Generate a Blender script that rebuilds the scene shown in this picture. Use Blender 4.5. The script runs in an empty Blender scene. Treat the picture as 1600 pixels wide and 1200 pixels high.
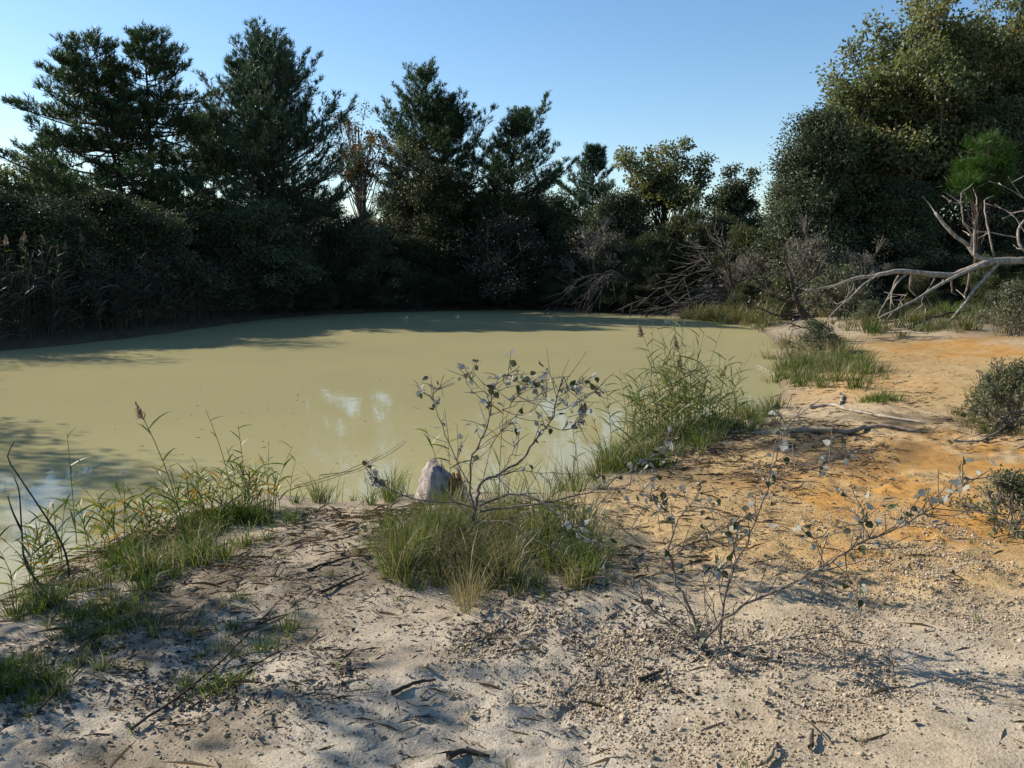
import bpy, math, random
import numpy as np
from mathutils import Vector
R = math.radians
scene = bpy.context.scene
COL = scene.collection
rnd = random.Random(7)

# ------------------------------------------------------------ camera, sky, sun, exposure
CAM_H, F, PITCH = 2.0, 1280.0, math.atan(195 / 1280.0)
cam = bpy.data.cameras.new('camera'); cam_o = bpy.data.objects.new('camera', cam); COL.objects.link(cam_o)
cam.sensor_width = 36; cam.lens = 36 * F / 1600; cam.clip_end = 2000; cam.clip_start = 0.05
cam_o.location = (0, 0, CAM_H); cam_o.rotation_euler = (math.pi / 2 - PITCH, 0, 0)
scene.camera = cam_o

SUN_AZ, SUN_EL = R(-66), R(31)
world = bpy.data.worlds.new('World'); scene.world = world; world.use_nodes = True
wn = world.node_tree.nodes; wl = world.node_tree.links
sky = wn.new('ShaderNodeTexSky'); sky.sky_type = 'NISHITA'; sky.sun_disc = False
sky.sun_elevation = SUN_EL; sky.sun_rotation = SUN_AZ
sky.air_density = 1.0; sky.dust_density = 0.25; sky.ozone_density = 2.0
sky_sat = wn.new('ShaderNodeHueSaturation'); sky_sat.inputs['Saturation'].default_value = 1.16
wl.new(sky.outputs[0], sky_sat.inputs['Color']); wl.new(sky_sat.outputs[0], wn['Background'].inputs[0]); wn['Background'].inputs[1].default_value = 0.112
sun_dir = Vector((math.sin(SUN_AZ) * math.cos(SUN_EL), math.cos(SUN_AZ) * math.cos(SUN_EL), math.sin(SUN_EL)))
sun = bpy.data.lights.new('sun', 'SUN'); sun_o = bpy.data.objects.new('sun', sun); COL.objects.link(sun_o)
sun.energy = 5.0; sun.angle = R(0.53); sun.color = (1.0, 0.92, 0.80)
sun_o.rotation_euler = (-sun_dir).to_track_quat('-Z', 'Y').to_euler(); sun_o.location = (-40, 20, 30)
scene.view_settings.view_transform = 'Standard'; scene.view_settings.look = 'None'
scene.view_settings.gamma = 1; scene.view_settings.exposure = 0.6
scene.render.engine = 'CYCLES'
scene.cycles.max_bounces = 6; scene.cycles.diffuse_bounces = 3; scene.cycles.glossy_bounces = 2
scene.cycles.transmission_bounces = 3; scene.cycles.transparent_max_bounces = 4
scene.cycles.caustics_reflective = False; scene.cycles.caustics_refractive = False

# ------------------------------------------------------------ numeric helpers
def vnoise(x, y, seed=0):
    xi = np.floor(x).astype(np.int64); yi = np.floor(y).astype(np.int64)
    fx = x - xi; fy = y - yi
    fx = fx * fx * (3 - 2 * fx); fy = fy * fy * (3 - 2 * fy)
    def h(a, b):
        n = (a * 374761393 + b * 668265263 + seed * 974711) & 0x7fffffff
        n = ((n ^ (n >> 13)) * 1274126177) & 0x7fffffff
        n = ((n ^ (n >> 16)) * 668265263) & 0x7fffffff
        return (n & 0xffff) / 65535.0
    a = h(xi, yi); b = h(xi + 1, yi); c = h(xi, yi + 1); d = h(xi + 1, yi + 1)
    return (a * (1 - fx) + b * fx) * (1 - fy) + (c * (1 - fx) + d * fx) * fy
def fbm(x, y, seed=0, oct=4):
    s = 0; a = 0.5; t = 0
    for i in range(oct):
        s = s + a * vnoise(x, y, seed + i); t += a; a *= 0.5; x = x * 2.03 + 17.1; y = y * 2.03 + 5.3
    return s / t
def sstep(a, b, x):
    t = np.clip((x - a) / (b - a), 0, 1); return t * t * (3 - 2 * t)
def ray(u, v):
    cx = (u - 800) / F; cy = (600 - v) / F; s, c = math.sin(PITCH), math.cos(PITCH)
    return np.array([cx, c + cy * s, -s + cy * c])
def at(u, v, Y):
    d = ray(u, v); k = Y / d[1]; return np.array([d[0] * k, Y, CAM_H + d[2] * k])
def on_plane(u, v, z):
    d = ray(u, v); k = (z - CAM_H) / d[2]; return np.array([d[0] * k, d[1] * k, z])

# ------------------------------------------------------------ the shore line (read off the water's edge)
shore_px = [(0, 945), (60, 905), (130, 862), (215, 822), (310, 792), (400, 780), (470, 782), (520, 790), (590, 786), (650, 778), (740, 778), (830, 782),
            (905, 772), (935, 745), (950, 712), (985, 694), (1060, 676), (1140, 654), (1205, 634), (1222, 612), (1212, 588), (1222, 560),
            (1212, 534), (1180, 514), (1130, 502), (1075, 496), (1000, 491), (900, 487), (800, 485), (690, 486), (590, 489), (490, 493), (400, 501),
            (300, 516), (200, 530), (90, 541), (0, 549)]
shore = [on_plane(u, v, 0.0)[:2] for u, v in shore_px]
shore += [np.array(p) for p in ((-13.5, 15.5), (-15.5, 12.0), (-13.5, 8.6), (-10.5, 6.9), (-7.8, 6.6), (-5.6, 5.3), (-4.1, 4.6))]
shore = np.array(shore)
def shore_dist(x, y):            # positive on land, negative in the pond
    x = np.asarray(x, float); y = np.asarray(y, float)
    sh = x.shape; px = x.ravel(); py = y.ravel()
    best = np.full(px.shape, 1e9); ins = np.zeros(px.shape, bool)
    n = len(shore)
    for i in range(n):
        ax, ay = shore[i]; bx, by = shore[(i + 1) % n]
        dx, dy = bx - ax, by - ay
        t = np.clip(((px - ax) * dx + (py - ay) * dy) / (dx * dx + dy * dy), 0, 1)
        best = np.minimum(best, np.hypot(px - ax - t * dx, py - ay - t * dy))
        c = ((ay > py) != (by > py))
        xs = ax + (py - ay) / (by - ay if by != ay else 1e-9) * dx
        ins ^= c & (px < xs)
    return np.where(ins, -best, best).reshape(sh)
def height(x, y, fine=True):
    x = np.asarray(x, float); y = np.asarray(y, float)
    d = shore_dist(x, y)
    d = d + (fbm(x * 1.7, y * 1.7, 3, 3) - 0.5) * 0.28 * np.exp(-np.abs(d) / 1.2)
    land = 0.05 * sstep(0, 0.12, d) + 0.37 * (1 - np.exp(-np.maximum(d, 0) / 1.7))
    land = land + 0.06 * np.maximum(x - 8.5, 0) * sstep(6, 14, y) + 0.02 * np.maximum(y - 33, 0)
    land = land + (fbm(x * 0.35, y * 0.35, 11, 3) - 0.5) * 0.22 * sstep(0.3, 3.0, d)
    land = land + (fbm(x * 2.3, y * 2.3, 21, 3) - 0.5) * 0.065 * sstep(0.1, 1.0, d)
    if fine:
        r = fbm(x * 7.5, y * 7.5, 31, 3)
        lump = fbm(x * 16, y * 16, 41, 2)
        mask = sstep(0.40, 0.62, fbm(x * 1.3, y * 1.3, 51, 3))
        rdg = 1 - np.abs(2 * fbm(x * 2.9 + .6 * vnoise(x * 5, y * 5, 7), y * 4.2, 67, 3) - 1)
        land = land + 0.020 * np.maximum(rdg - .80, 0) / .2 * sstep(.05, .4, d) * mask
        land = land + ((r - 0.5) * 0.030 + np.abs(lump - 0.5) * -0.024 + (vnoise(x * 34, y * 34, 61) - 0.5) * 0.008) * sstep(0.02, 0.4, d) * (0.35 + 0.9 * mask)
    bed = -0.9 * (1 - np.exp(np.minimum(d, 0) / 0.8)) - 0.03 * sstep(0, 0.1, -d)
    return np.where(d > 0, np.maximum(land, 0.004), bed)
def gz(x, y):
    return float(height(np.array([x]), np.array([y]))[0])
def gp(u, v):                    # where the ray through a pixel meets the ground
    z = 0.3
    for _ in range(8):
        p = on_plane(u, v, z); z = 0.4 * z + 0.6 * max(float(height(p[:1], p[1:2], False)[0]), 0.0)
    p = on_plane(u, v, z); return np.array([p[0], p[1], gz(p[0], p[1])])

# ------------------------------------------------------------ mesh helpers
def build_mesh(name, verts, faces, tint=None, smooth=False, color=None):
    me = bpy.data.meshes.new(name)
    verts = np.ascontiguousarray(verts, dtype=np.float32)
    me.vertices.add(len(verts)); me.vertices.foreach_set('co', verts.ravel())
    if not isinstance(faces, (list, tuple)): faces = [faces]
    faces = [np.asarray(f, dtype=np.int32) for f in faces if len(f)]
    lv = np.concatenate([f.ravel() for f in faces])
    tot = np.concatenate([np.full(len(f), f.shape[1], np.int32) for f in faces])
    st = np.concatenate([[0], np.cumsum(tot)[:-1]]).astype(np.int32)
    me.loops.add(len(lv)); me.loops.foreach_set('vertex_index', lv)
    me.polygons.add(len(tot)); me.polygons.foreach_set('loop_start', st); me.polygons.foreach_set('loop_total', tot)
    if smooth: me.polygons.foreach_set('use_smooth', np.ones(len(tot), bool))
    if tint is not None:
        a = me.attributes.new('tint', 'FLOAT', 'POINT'); a.data.foreach_set('value', np.asarray(tint, np.float32))
    if color is not None:
        a = me.attributes.new('col', 'FLOAT_COLOR', 'POINT')
        a.data.foreach_set('color', np.concatenate([color, np.ones((len(color), 1))], 1).astype(np.float32).ravel())
    me.update(calc_edges=True); me.validate(); return me
def add_obj(name, me, mat=None, parent=None):
    o = bpy.data.objects.new(name, me); COL.objects.link(o)
    if mat is not None and me is not None and not me.materials: me.materials.append(mat)
    if parent is not None: o.parent = parent
    return o
def tag(o, label=None, cat=None, group=None, kind=None):
    if label: o['label'] = label
    if cat: o['category'] = cat
    if group: o['group'] = group
    if kind: o['kind'] = kind
    return o
def empty(name, loc, rz=0, scale=1.0):
    o = bpy.data.objects.new(name, None); COL.objects.link(o); o.location = [float(c) for c in loc]; o.rotation_euler = (0, 0, rz)
    o.scale = (scale,) * 3 if np.isscalar(scale) else scale
    o.empty_display_size = 0.2; return o
def copy_tree(src, loc, rz, scale):
    c = src.copy(); COL.objects.link(c); c.location = [float(a) for a in loc]; c.rotation_euler = (0, 0, rz)
    c.scale = (scale,) * 3 if np.isscalar(scale) else scale
    for ch in src.children:
        k = ch.copy(); COL.objects.link(k); k.parent = c
    return c

def norm(a):
    return a / np.maximum(np.linalg.norm(a, axis=-1, keepdims=True), 1e-9)
class Tubes:
    def __init__(self): self.p = {}
    def add(self, pts, rad):
        pts = np.asarray(pts, float); rad = np.asarray(rad, float)
        if rad.ndim == 0: rad = np.full(len(pts), float(rad))
        self.p.setdefault(len(pts), []).append((pts, rad))
    def mesh(self, name, k=5, rough=0.0, seed=0):
        V = []; Q = []; T = []; base = 0; rg = np.random.default_rng(seed)
        for n, lst in self.p.items():
            P = np.array([a for a, _ in lst]); Rr = np.array([b for _, b in lst]); B = len(P)
            t = np.empty_like(P); t[:, 1:-1] = P[:, 2:] - P[:, :-2]; t[:, 0] = P[:, 1] - P[:, 0]; t[:, -1] = P[:, -1] - P[:, -2]
            t = norm(t)
            ref = np.where(np.abs(t.mean(1, keepdims=True)[..., 2:3]) > 0.8, np.array([1., 0.1, 0]), np.array([0.05, 0.1, 1.]))
            s = norm(np.cross(t, np.broadcast_to(ref, t.shape))); w = np.cross(s, t)
            ang = np.arange(k) * 2 * np.pi / k
            rr = Rr[:, :, None] * (1 + rough * (rg.random((B, n, k)) - 0.5))
            ring = P[:, :, None] + rr[..., None] * (np.cos(ang)[None, None, :, None] * s[:, :, None] + np.sin(ang)[None, None, :, None] * w[:, :, None])
            V.append(ring.reshape(-1, 3))
            idx = base + np.arange(B * n * k).reshape(B, n, k)
            a = idx[:, :-1]; b = idx[:, 1:]
            Q.append(np.stack([a, np.roll(a, -1, 2), np.roll(b, -1, 2), b], -1).reshape(-1, 4))
            T.append(np.repeat(rg.random(B), n * k)); base += B * n * k
            # end caps
            if k >= 3:
                for e in (0, -1):
                    f = idx[:, e]
                    if k == 4: Q.append(f)
                    elif k > 4:
                        for j in range(1, k - 2, 2):
                            Q.append(np.stack([f[:, 0], f[:, j], f[:, j + 1], f[:, min(j + 2, k - 1)]], -1)) if j + 2 <= k - 1 else None
        return build_mesh(name, np.concatenate(V), np.concatenate(Q), tint=np.concatenate(T), smooth=True)
def smooth_path(pts, n):
    pts = np.asarray(pts, float); m = len(pts)
    if m < 3:
        t = np.linspace(0, 1, n)[:, None]; return pts[0] * (1 - t) + pts[-1] * t
    P = np.vstack([2 * pts[0] - pts[1], pts, 2 * pts[-1] - pts[-2]])
    out = []
    for s in np.linspace(0, m - 1 - 1e-6, n):
        i = int(s); t = s - i; a, b, c, d = P[i], P[i + 1], P[i + 2], P[i + 3]
        out.append(0.5 * (2 * b + (c - a) * t + (2 * a - 5 * b + 4 * c - d) * t * t + (3 * b - a - 3 * c + d) * t ** 3))
    return np.array(out)

def leaf_cards(rg, pos, axis, nrm, L, W, tint=None, fold=0.25):
    """diamond leaves of two triangles folded on the midrib"""
    n = len(pos); axis = norm(axis); side = norm(np.cross(axis, nrm)); nn = np.cross(side, axis)
    L = np.broadcast_to(L, (n,))[:, None]; W = np.broadcast_to(W, (n,))[:, None]
    a = pos; tip = pos + axis * L - nn * L * 0.12
    m = pos + axis * L * 0.45
    l = m + side * W * 0.5 + nn * W * fold; r = m - side * W * 0.5 + nn * W * fold
    V = np.stack([a, l, tip, r], 1).reshape(-1, 3)
    i = np.arange(n) * 4
    Fc = np.concatenate([np.stack([i, i + 2, i + 1], 1), np.stack([i, i + 3, i + 2], 1)])
    if tint is None: tint = rg.random(n)
    return V, Fc, np.repeat(tint, 4)
def needles(rg, pos, d, m, L, W, spread=0.8, tint=None):
    n = len(pos); d = norm(d)
    D = np.repeat(d, m, 0); P = np.repeat(pos, m, 0)
    r = rg.normal(size=(n * m, 3)); r = norm(r - (r * D).sum(1, keepdims=True) * D)
    al = rg.random((n * m, 1))
    base = P + D * al * L * 0.9
    tipd = norm(D * 0.75 + r * spread * rg.uniform(0.6, 1.1, (n * m, 1)))
    ll = L * rg.uniform(0.75, 1.15, (n * m, 1)); side = norm(np.cross(tipd, rg.normal(size=(n * m, 3)))) * W * 0.5
    V = np.stack([base + side, base - side, base + tipd * ll], 1).reshape(-1, 3)
    i = np.arange(n * m) * 3; Fc = np.stack([i, i + 1, i + 2], 1)
    if tint is None: tint = rg.random(n)
    return V, Fc, np.repeat(np.repeat(tint, m), 3)
def blades(rg, pos, h, w, lean, dirs=None, droop=0.35, tint=None):
    """grass blades, three triangles each"""
    n = len(pos)
    az = rg.random(n) * 2 * np.pi
    out = np.stack([np.cos(az), np.sin(az), np.zeros(n)], 1) if dirs is None else norm(dirs)
    h = np.broadcast_to(h, (n,))[:, None]; w = np.broadcast_to(w, (n,))[:, None]; lean = np.broadcast_to(lean, (n,))[:, None]
    up = np.array([0, 0, 1.0]); saz = rg.random(n) * 2 * np.pi
    side = np.stack([np.cos(saz), np.sin(saz), np.zeros(n)], 1) * w * 0.5
    m = pos + up * h * 0.55 + out * h * lean * 0.4
    t = pos + up * h * (1 - droop * lean) + out * h * lean * 1.1
    V = np.stack([pos + side, pos - side, m + side * 0.85, m - side * 0.85, t], 1).reshape(-1, 3)
    i = np.arange(n) * 5
    Fc = np.concatenate([np.stack([i, i + 1, i + 3], 1), np.stack([i, i + 3, i + 2], 1), np.stack([i + 2, i + 3, i + 4], 1)])
    if tint is None: tint = rg.random(n)
    return V, Fc, np.repeat(tint, 5)
def join(parts):
    V = []; Fs = []; T = []; b = 0
    for v, f, t in parts:
        V.append(v); Fs.append(f + b); T.append(t); b += len(v)
    return np.concatenate(V), np.concatenate(Fs), np.concatenate(T)

# ------------------------------------------------------------ materials
def mat_new(name):
    m = bpy.data.materials.new(name); m.use_nodes = True; nt = m.node_tree
    for n in list(nt.nodes): nt.nodes.remove(n)
    return m, nt.nodes, nt.links
def ramp(N, stops):
    r = N.new('ShaderNodeValToRGB'); e = r.color_ramp.elements
    while len(e) < len(stops): e.new(0.5)
    for k, (p, c) in zip(e, stops): k.position = p; k.color = (*c, 1)
    return r
def leaf_mat(name, stops, trans=0.3, rough=0.5, spec=0.35, under=None):
    m, N, Lk = mat_new(name)
    out = N.new('ShaderNodeOutputMaterial'); a = N.new('ShaderNodeAttribute'); a.attribute_name = 'tint'
    r = ramp(N, stops); Lk.new(a.outputs['Fac'], r.inputs[0]); colr = r.outputs[0]
    if under is not None:
        g = N.new('ShaderNodeNewGeometry'); mx = N.new('ShaderNodeMix'); mx.data_type = 'RGBA'
        oi = N.new('ShaderNodeObjectInfo'); Lk.new(oi.outputs['Random'], r.inputs[0])
        Lk.new(g.outputs['Backfacing'], mx.inputs[0]); Lk.new(colr, mx.inputs[6]); mx.inputs[7].default_value = (*under, 1); colr = mx.outputs[2]
    b = N.new('ShaderNodeBsdfPrincipled'); Lk.new(colr, b.inputs['Base Color']); b.inputs['Roughness'].default_value = rough
    b.inputs['Specular IOR Level'].default_value = spec
    t = N.new('ShaderNodeBsdfTranslucent'); h = N.new('ShaderNodeHueSaturation'); h.inputs['Saturation'].default_value = 1.25; h.inputs['Value'].default_value = 1.3
    Lk.new(colr, h.inputs['Color']); Lk.new(h.outputs[0], t.inputs[0])
    s = N.new('ShaderNodeMixShader'); s.inputs[0].default_value = trans
    Lk.new(b.outputs[0], s.inputs[1]); Lk.new(t.outputs[0], s.inputs[2]); Lk.new(s.outputs[0], out.inputs[0]); return m
def bark_mat(name, c1, c2, scale=14, rough=0.85, bump=0.4):
    m, N, Lk = mat_new(name); out = N.new('ShaderNodeOutputMaterial'); b = N.new('ShaderNodeBsdfPrincipled')
    tc = N.new('ShaderNodeTexCoord'); mp = N.new('ShaderNodeMapping'); mp.inputs['Scale'].default_value = (1, 1, 0.45)
    n = N.new('ShaderNodeTexNoise'); n.inputs['Scale'].default_value = scale; n.inputs['Detail'].default_value = 6; n.inputs['Roughness'].default_value = 0.65
    Lk.new(tc.outputs['Object'], mp.inputs[0]); Lk.new(mp.outputs[0], n.inputs[0])
    r = ramp(N, [(0.32, c1), (0.68, c2)]); Lk.new(n.outputs[0], r.inputs[0]); Lk.new(r.outputs[0], b.inputs['Base Color'])
    b.inputs['Roughness'].default_value = rough; b.inputs['Specular IOR Level'].default_value = 0.2
    bp = N.new('ShaderNodeBump'); bp.inputs['Strength'].default_value = bump; bp.inputs['Distance'].default_value = 0.02
    Lk.new(n.outputs[0], bp.inputs['Height']); Lk.new(bp.outputs[0], b.inputs['Normal']); Lk.new(b.outputs[0], out.inputs[0]); return m
M = {}
M['pine'] = leaf_mat('pine_needles', [(0, (0.024, 0.046, 0.018)), (0.6, (0.042, 0.074, 0.028)), (1, (0.080, 0.102, 0.042))], 0.28)
M['bluepine'] = leaf_mat('blue_pine_needles', [(0, (0.032, 0.060, 0.036)), (0.6, (0.055, 0.092, 0.052)), (1, (0.095, 0.125, 0.068))], 0.28)
M['youngpine'] = leaf_mat('young_pine_needles', [(0, (0.032, 0.072, 0.012)), (1, (0.070, 0.135, 0.024))], 0.3)
M['oak'] = leaf_mat('oak_leaves', [(0, (0.078, 0.098, 0.036)), (0.45, (0.150, 0.165, 0.068)), (0.8, (0.225, 0.220, 0.105)), (1, (0.25, 0.185, 0.09))], 0.38, 0.5, 0.4)
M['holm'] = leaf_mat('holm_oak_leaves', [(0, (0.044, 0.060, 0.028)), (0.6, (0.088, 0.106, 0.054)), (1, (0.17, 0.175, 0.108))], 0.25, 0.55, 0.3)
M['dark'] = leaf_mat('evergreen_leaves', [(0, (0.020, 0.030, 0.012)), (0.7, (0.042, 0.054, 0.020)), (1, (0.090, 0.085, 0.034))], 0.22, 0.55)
M['heath'] = leaf_mat('heath_sprigs', [(0, (0.045, 0.058, 0.020)), (0.6, (0.080, 0.090, 0.030)), (1, (0.125, 0.120, 0.045))], 0.22)
M['grey'] = leaf_mat('grey_leaves', [(0, (0.075, 0.078, 0.055)), (0.6, (0.14, 0.14, 0.10)), (1, (0.26, 0.25, 0.18))], 0.2)
M['autumn'] = leaf_mat('autumn_leaves', [(0, (0.09, 0.06, 0.02)), (0.5, (0.16, 0.09, 0.03)), (1, (0.22, 0.15, 0.04))], 0.35)
M['cistus'] = leaf_mat('grey_green_leaves', [(0, (0.075, 0.090, 0.042)), (0.6, (0.13, 0.145, 0.072)), (1, (0.21, 0.21, 0.12))], 0.25)
M['grass'] = leaf_mat('grass_blades', [(0, (0.048, 0.078, 0.018)), (0.45, (0.088, 0.122, 0.032)), (0.70, (0.14, 0.155, 0.055)), (0.88, (0.28, 0.24, 0.14)), (1, (0.36, 0.31, 0.20))], 0.42)
M['drygrass'] = leaf_mat('dry_grass_blades', [(0, (0.09, 0.10, 0.035)), (0.4, (0.16, 0.15, 0.06)), (1, (0.34, 0.28, 0.16))], 0.3)
M['reed'] = leaf_mat('reed_leaves', [(0, (0.065, 0.105, 0.022)), (0.6, (0.12, 0.15, 0.04)), (0.85, (0.25, 0.22, 0.08)), (0.93, (0.42, 0.20, 0.03)), (1, (0.42, 0.22, 0.05))], 0.35)
M['greenreed'] = leaf_mat('green_reed_leaves', [(0, (0.060, 0.095, 0.022)), (0.6, (0.105, 0.135, 0.04)), (0.85, (0.19, 0.18, 0.075)), (1, (0.28, 0.22, 0.11))], 0.35)
M['dryreed_shaded'] = leaf_mat('shaded_dry_reed_leaves', [(0, (0.028, 0.026, 0.017)), (0.6, (0.050, 0.044, 0.028)), (0.85, (0.035, 0.045, 0.015)), (1, (0.13, 0.11, 0.07))], 0.25)  # dry reed tone darkened so the colour carries the bank's deep shade
M['plume'] = leaf_mat('reed_plume', [(0, (0.16, 0.11, 0.08)), (1, (0.36, 0.28, 0.22))], 0.3)
M['poplar'] = leaf_mat('poplar_leaf', [(0, (0.038, 0.050, 0.022)), (0.6, (0.065, 0.080, 0.038)), (0.85, (0.12, 0.12, 0.08)), (1, (0.19, 0.18, 0.14))], 0.2, 0.65, 0.12, under=(0.31, 0.315, 0.28))
M['litter'] = leaf_mat('leaf_litter', [(0, (0.045, 0.038, 0.032)), (0.4, (0.095, 0.080, 0.066)), (0.75, (0.18, 0.145, 0.105)), (1, (0.38, 0.33, 0.27))], 0.05, 0.7)
M['straw'] = leaf_mat('straw_litter', [(0, (0.10, 0.075, 0.045)), (0.6, (0.24, 0.18, 0.11)), (1, (0.48, 0.40, 0.29))], 0.05, 0.7)
M['pinebark'] = bark_mat('pine_bark', (0.030, 0.022, 0.017), (0.085, 0.060, 0.045))
M['darkbark'] = bark_mat('dark_bark', (0.022, 0.018, 0.014), (0.070, 0.058, 0.046))
M['greybark'] = bark_mat('grey_twig_bark', (0.10, 0.085, 0.070), (0.24, 0.21, 0.18), 22)
M['saplingbark'] = bark_mat('sapling_bark', (0.075, 0.060, 0.048), (0.19, 0.165, 0.14), 30)
M['deadwood'] = bark_mat('bleached_dead_wood', (0.12, 0.10, 0.080), (0.44, 0.38, 0.305), 11, 0.85, 0.9)
M['brushbark'] = bark_mat('dark_brush_bark', (0.035, 0.030, 0.025), (0.12, 0.105, 0.09), 18)
M['stick'] = bark_mat('weathered_stick', (0.13, 0.095, 0.065), (0.36, 0.29, 0.21), 12)
M['darkstick'] = bark_mat('dark_stick', (0.025, 0.02, 0.016), (0.085, 0.065, 0.05), 16)
M['stump'] = bark_mat('weathered_stump', (0.17, 0.14, 0.125), (0.48, 0.41, 0.37), 16, 0.9, 0.9)
M['rot'] = bark_mat('rotten_wood', (0.05, 0.025, 0.012), (0.22, 0.10, 0.03), 20, 0.9, 0.8)
def ground_mat():
    m, N, Lk = mat_new('sandy_soil'); out = N.new('ShaderNodeOutputMaterial'); b = N.new('ShaderNodeBsdfPrincipled')
    a = N.new('ShaderNodeAttribute'); a.attribute_name = 'col'
    tc = N.new('ShaderNodeTexCoord')
    n1 = N.new('ShaderNodeTexNoise'); n1.inputs['Scale'].default_value = 9; n1.inputs['Detail'].default_value = 8; n1.inputs['Roughness'].default_value = 0.7
    n2 = N.new('ShaderNodeTexNoise'); n2.inputs['Scale'].default_value = 70; n2.inputs['Detail'].default_value = 5; n2.inputs['Roughness'].default_value = 0.7
    v = N.new('ShaderNodeTexVoronoi'); v.inputs['Scale'].default_value = 95
    for x in (n1, n2, v): Lk.new(tc.outputs['Object'], x.inputs[0])
    r1 = ramp(N, [(0.33, (0.62, 0.60, 0.57)), (0.52, (1, 1, 1)), (0.72, (1.12, 1.10, 1.06))]); Lk.new(n1.outputs[0], r1.inputs[0])
    r2 = ramp(N, [(0.30, (0.55, 0.53, 0.50)), (0.48, (0.98, 0.98, 0.98)), (0.75, (1.15, 1.15, 1.15))]); Lk.new(n2.outputs[0], r2.inputs[0])
    m1 = N.new('ShaderNodeMix'); m1.data_type = 'RGBA'; m1.blend_type = 'MULTIPLY'; m1.inputs[0].default_value = 0.9
    m2 = N.new('ShaderNodeMix'); m2.data_type = 'RGBA'; m2.blend_type = 'MULTIPLY'; m2.inputs[0].default_value = 0.9
    Lk.new(a.outputs['Color'], m1.inputs[6]); Lk.new(r1.outputs[0], m1.inputs[7]); Lk.new(m1.outputs[2], m2.inputs[6]); Lk.new(r2.outputs[0], m2.inputs[7])
    Lk.new(m2.outputs[2], b.inputs['Base Color']); b.inputs['Roughness'].default_value = 0.95; b.inputs['Specular IOR Level'].default_value = 0.1
    ad = N.new('ShaderNodeMath'); ad.operation = 'MULTIPLY_ADD'; ad.inputs[1].default_value = -0.35
    Lk.new(v.outputs['Distance'], ad.inputs[0]); Lk.new(n2.outputs[0], ad.inputs[2])
    bp = N.new('ShaderNodeBump'); bp.inputs['Strength'].default_value = 0.55; bp.inputs['Distance'].default_value = 0.012
    Lk.new(ad.outputs[0], bp.inputs['Height']); Lk.new(bp.outputs[0], b.inputs['Normal']); Lk.new(b.outputs[0], out.inputs[0]); return m
def water_mat():
    m, N, Lk = mat_new('muddy_water'); out = N.new('ShaderNodeOutputMaterial')
    tc = N.new('ShaderNodeTexCoord'); n0 = N.new('ShaderNodeTexNoise'); n0.inputs['Scale'].default_value = 0.25; n0.inputs['Detail'].default_value = 3
    Lk.new(tc.outputs['Object'], n0.inputs[0])
    r = ramp(N, [(0.3, (0.375, 0.336, 0.170)), (0.7, (0.410, 0.368, 0.188))]); Lk.new(n0.outputs[0], r.inputs[0])
    d = N.new('ShaderNodeBsdfDiffuse'); Lk.new(r.outputs[0], d.inputs[0])
    g = N.new('ShaderNodeBsdfGlossy'); g.inputs['Roughness'].default_value = 0.03
    n = N.new('ShaderNodeTexNoise'); n.inputs['Scale'].default_value = 3.5; n.inputs['Detail'].default_value = 3
    Lk.new(tc.outputs['Object'], n.inputs[0])
    bp = N.new('ShaderNodeBump'); bp.inputs['Strength'].default_value = 0.03; bp.inputs['Distance'].default_value = 0.05
    Lk.new(n.outputs[0], bp.inputs['Height']); Lk.new(bp.outputs[0], g.inputs['Normal'])
    fr = N.new('ShaderNodeFresnel'); fr.inputs[0].default_value = 1.33
    mn = N.new('ShaderNodeMath'); mn.operation = 'MINIMUM'; mn.inputs[1].default_value = 0.34; Lk.new(fr.outputs[0], mn.inputs[0])
    s = N.new('ShaderNodeMixShader'); Lk.new(mn.outputs[0], s.inputs[0]); Lk.new(d.outputs[0], s.inputs[1]); Lk.new(g.outputs[0], s.inputs[2])
    Lk.new(s.outputs[0], out.inputs[0]); return m

# ------------------------------------------------------------ ground and pond
def axis_lines(lo, hi, step, far_lo, far_hi, g=1.09):
    mid = list(np.arange(lo, hi, step)); a = []; s = step; x = lo
    while x > far_lo: s *= g; x -= s; a.append(x)
    b = []; s = step; x = mid[-1]
    while x < far_hi: s *= g; x += s; b.append(x)
    return np.array(a[::-1] + mid + b)
gx = axis_lines(-3.6, 4.6, 0.03, -260, 260, 1.075); gy = axis_lines(1.9, 7.6, 0.03, -60, 420, 1.06)
X, Y = np.meshgrid(gx, gy); Z = height(X, Y)
nx, ny = len(gx), len(gy)
idx = np.arange(nx * ny).reshape(ny, nx)
quads = np.stack([idx[:-1, :-1], idx[:-1, 1:], idx[1:, 1:], idx[1:, :-1]], -1).reshape(-1, 4)
def blob(px, rx, ry=None):
    p = gp(*px); ry = ry or rx; return np.exp(-(((X - p[0]) / rx) ** 2 + ((Y - p[1]) / ry) ** 2))
w1 = fbm(X * 0.9, Y * 0.9, 71, 4); w2 = fbm(X * 3.1, Y * 3.1, 81, 4); w3 = fbm(X * 0.5, Y * 0.5, 91, 3); w4 = fbm(X * 11, Y * 11, 95, 3)
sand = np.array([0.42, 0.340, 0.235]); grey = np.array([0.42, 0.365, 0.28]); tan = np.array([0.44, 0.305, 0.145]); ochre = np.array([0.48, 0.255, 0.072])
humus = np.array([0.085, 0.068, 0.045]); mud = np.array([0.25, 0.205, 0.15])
def lerp(c, d, w): return c * (1 - w[..., None]) + d * w[..., None]
C = np.broadcast_to(sand, X.shape + (3,)).copy()
C = lerp(C, grey, sstep(0.35, 0.7, w1))
tw = np.clip(sum(blob(p, r, q) for p, r, q in (((1300, 720), 1.6, 1.6), ((1420, 600), 1.8, 4.0), ((1500, 560), 2.0, 4.5), ((1300, 820), 1.3, 0.9), ((1500, 860), 1.3, 0.8), ((1150, 760), 1.2, 0.8))), 0, 1)
C = lerp(C, tan, np.clip(tw * (0.8 + 0.9 * w2), 0, 1))
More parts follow.
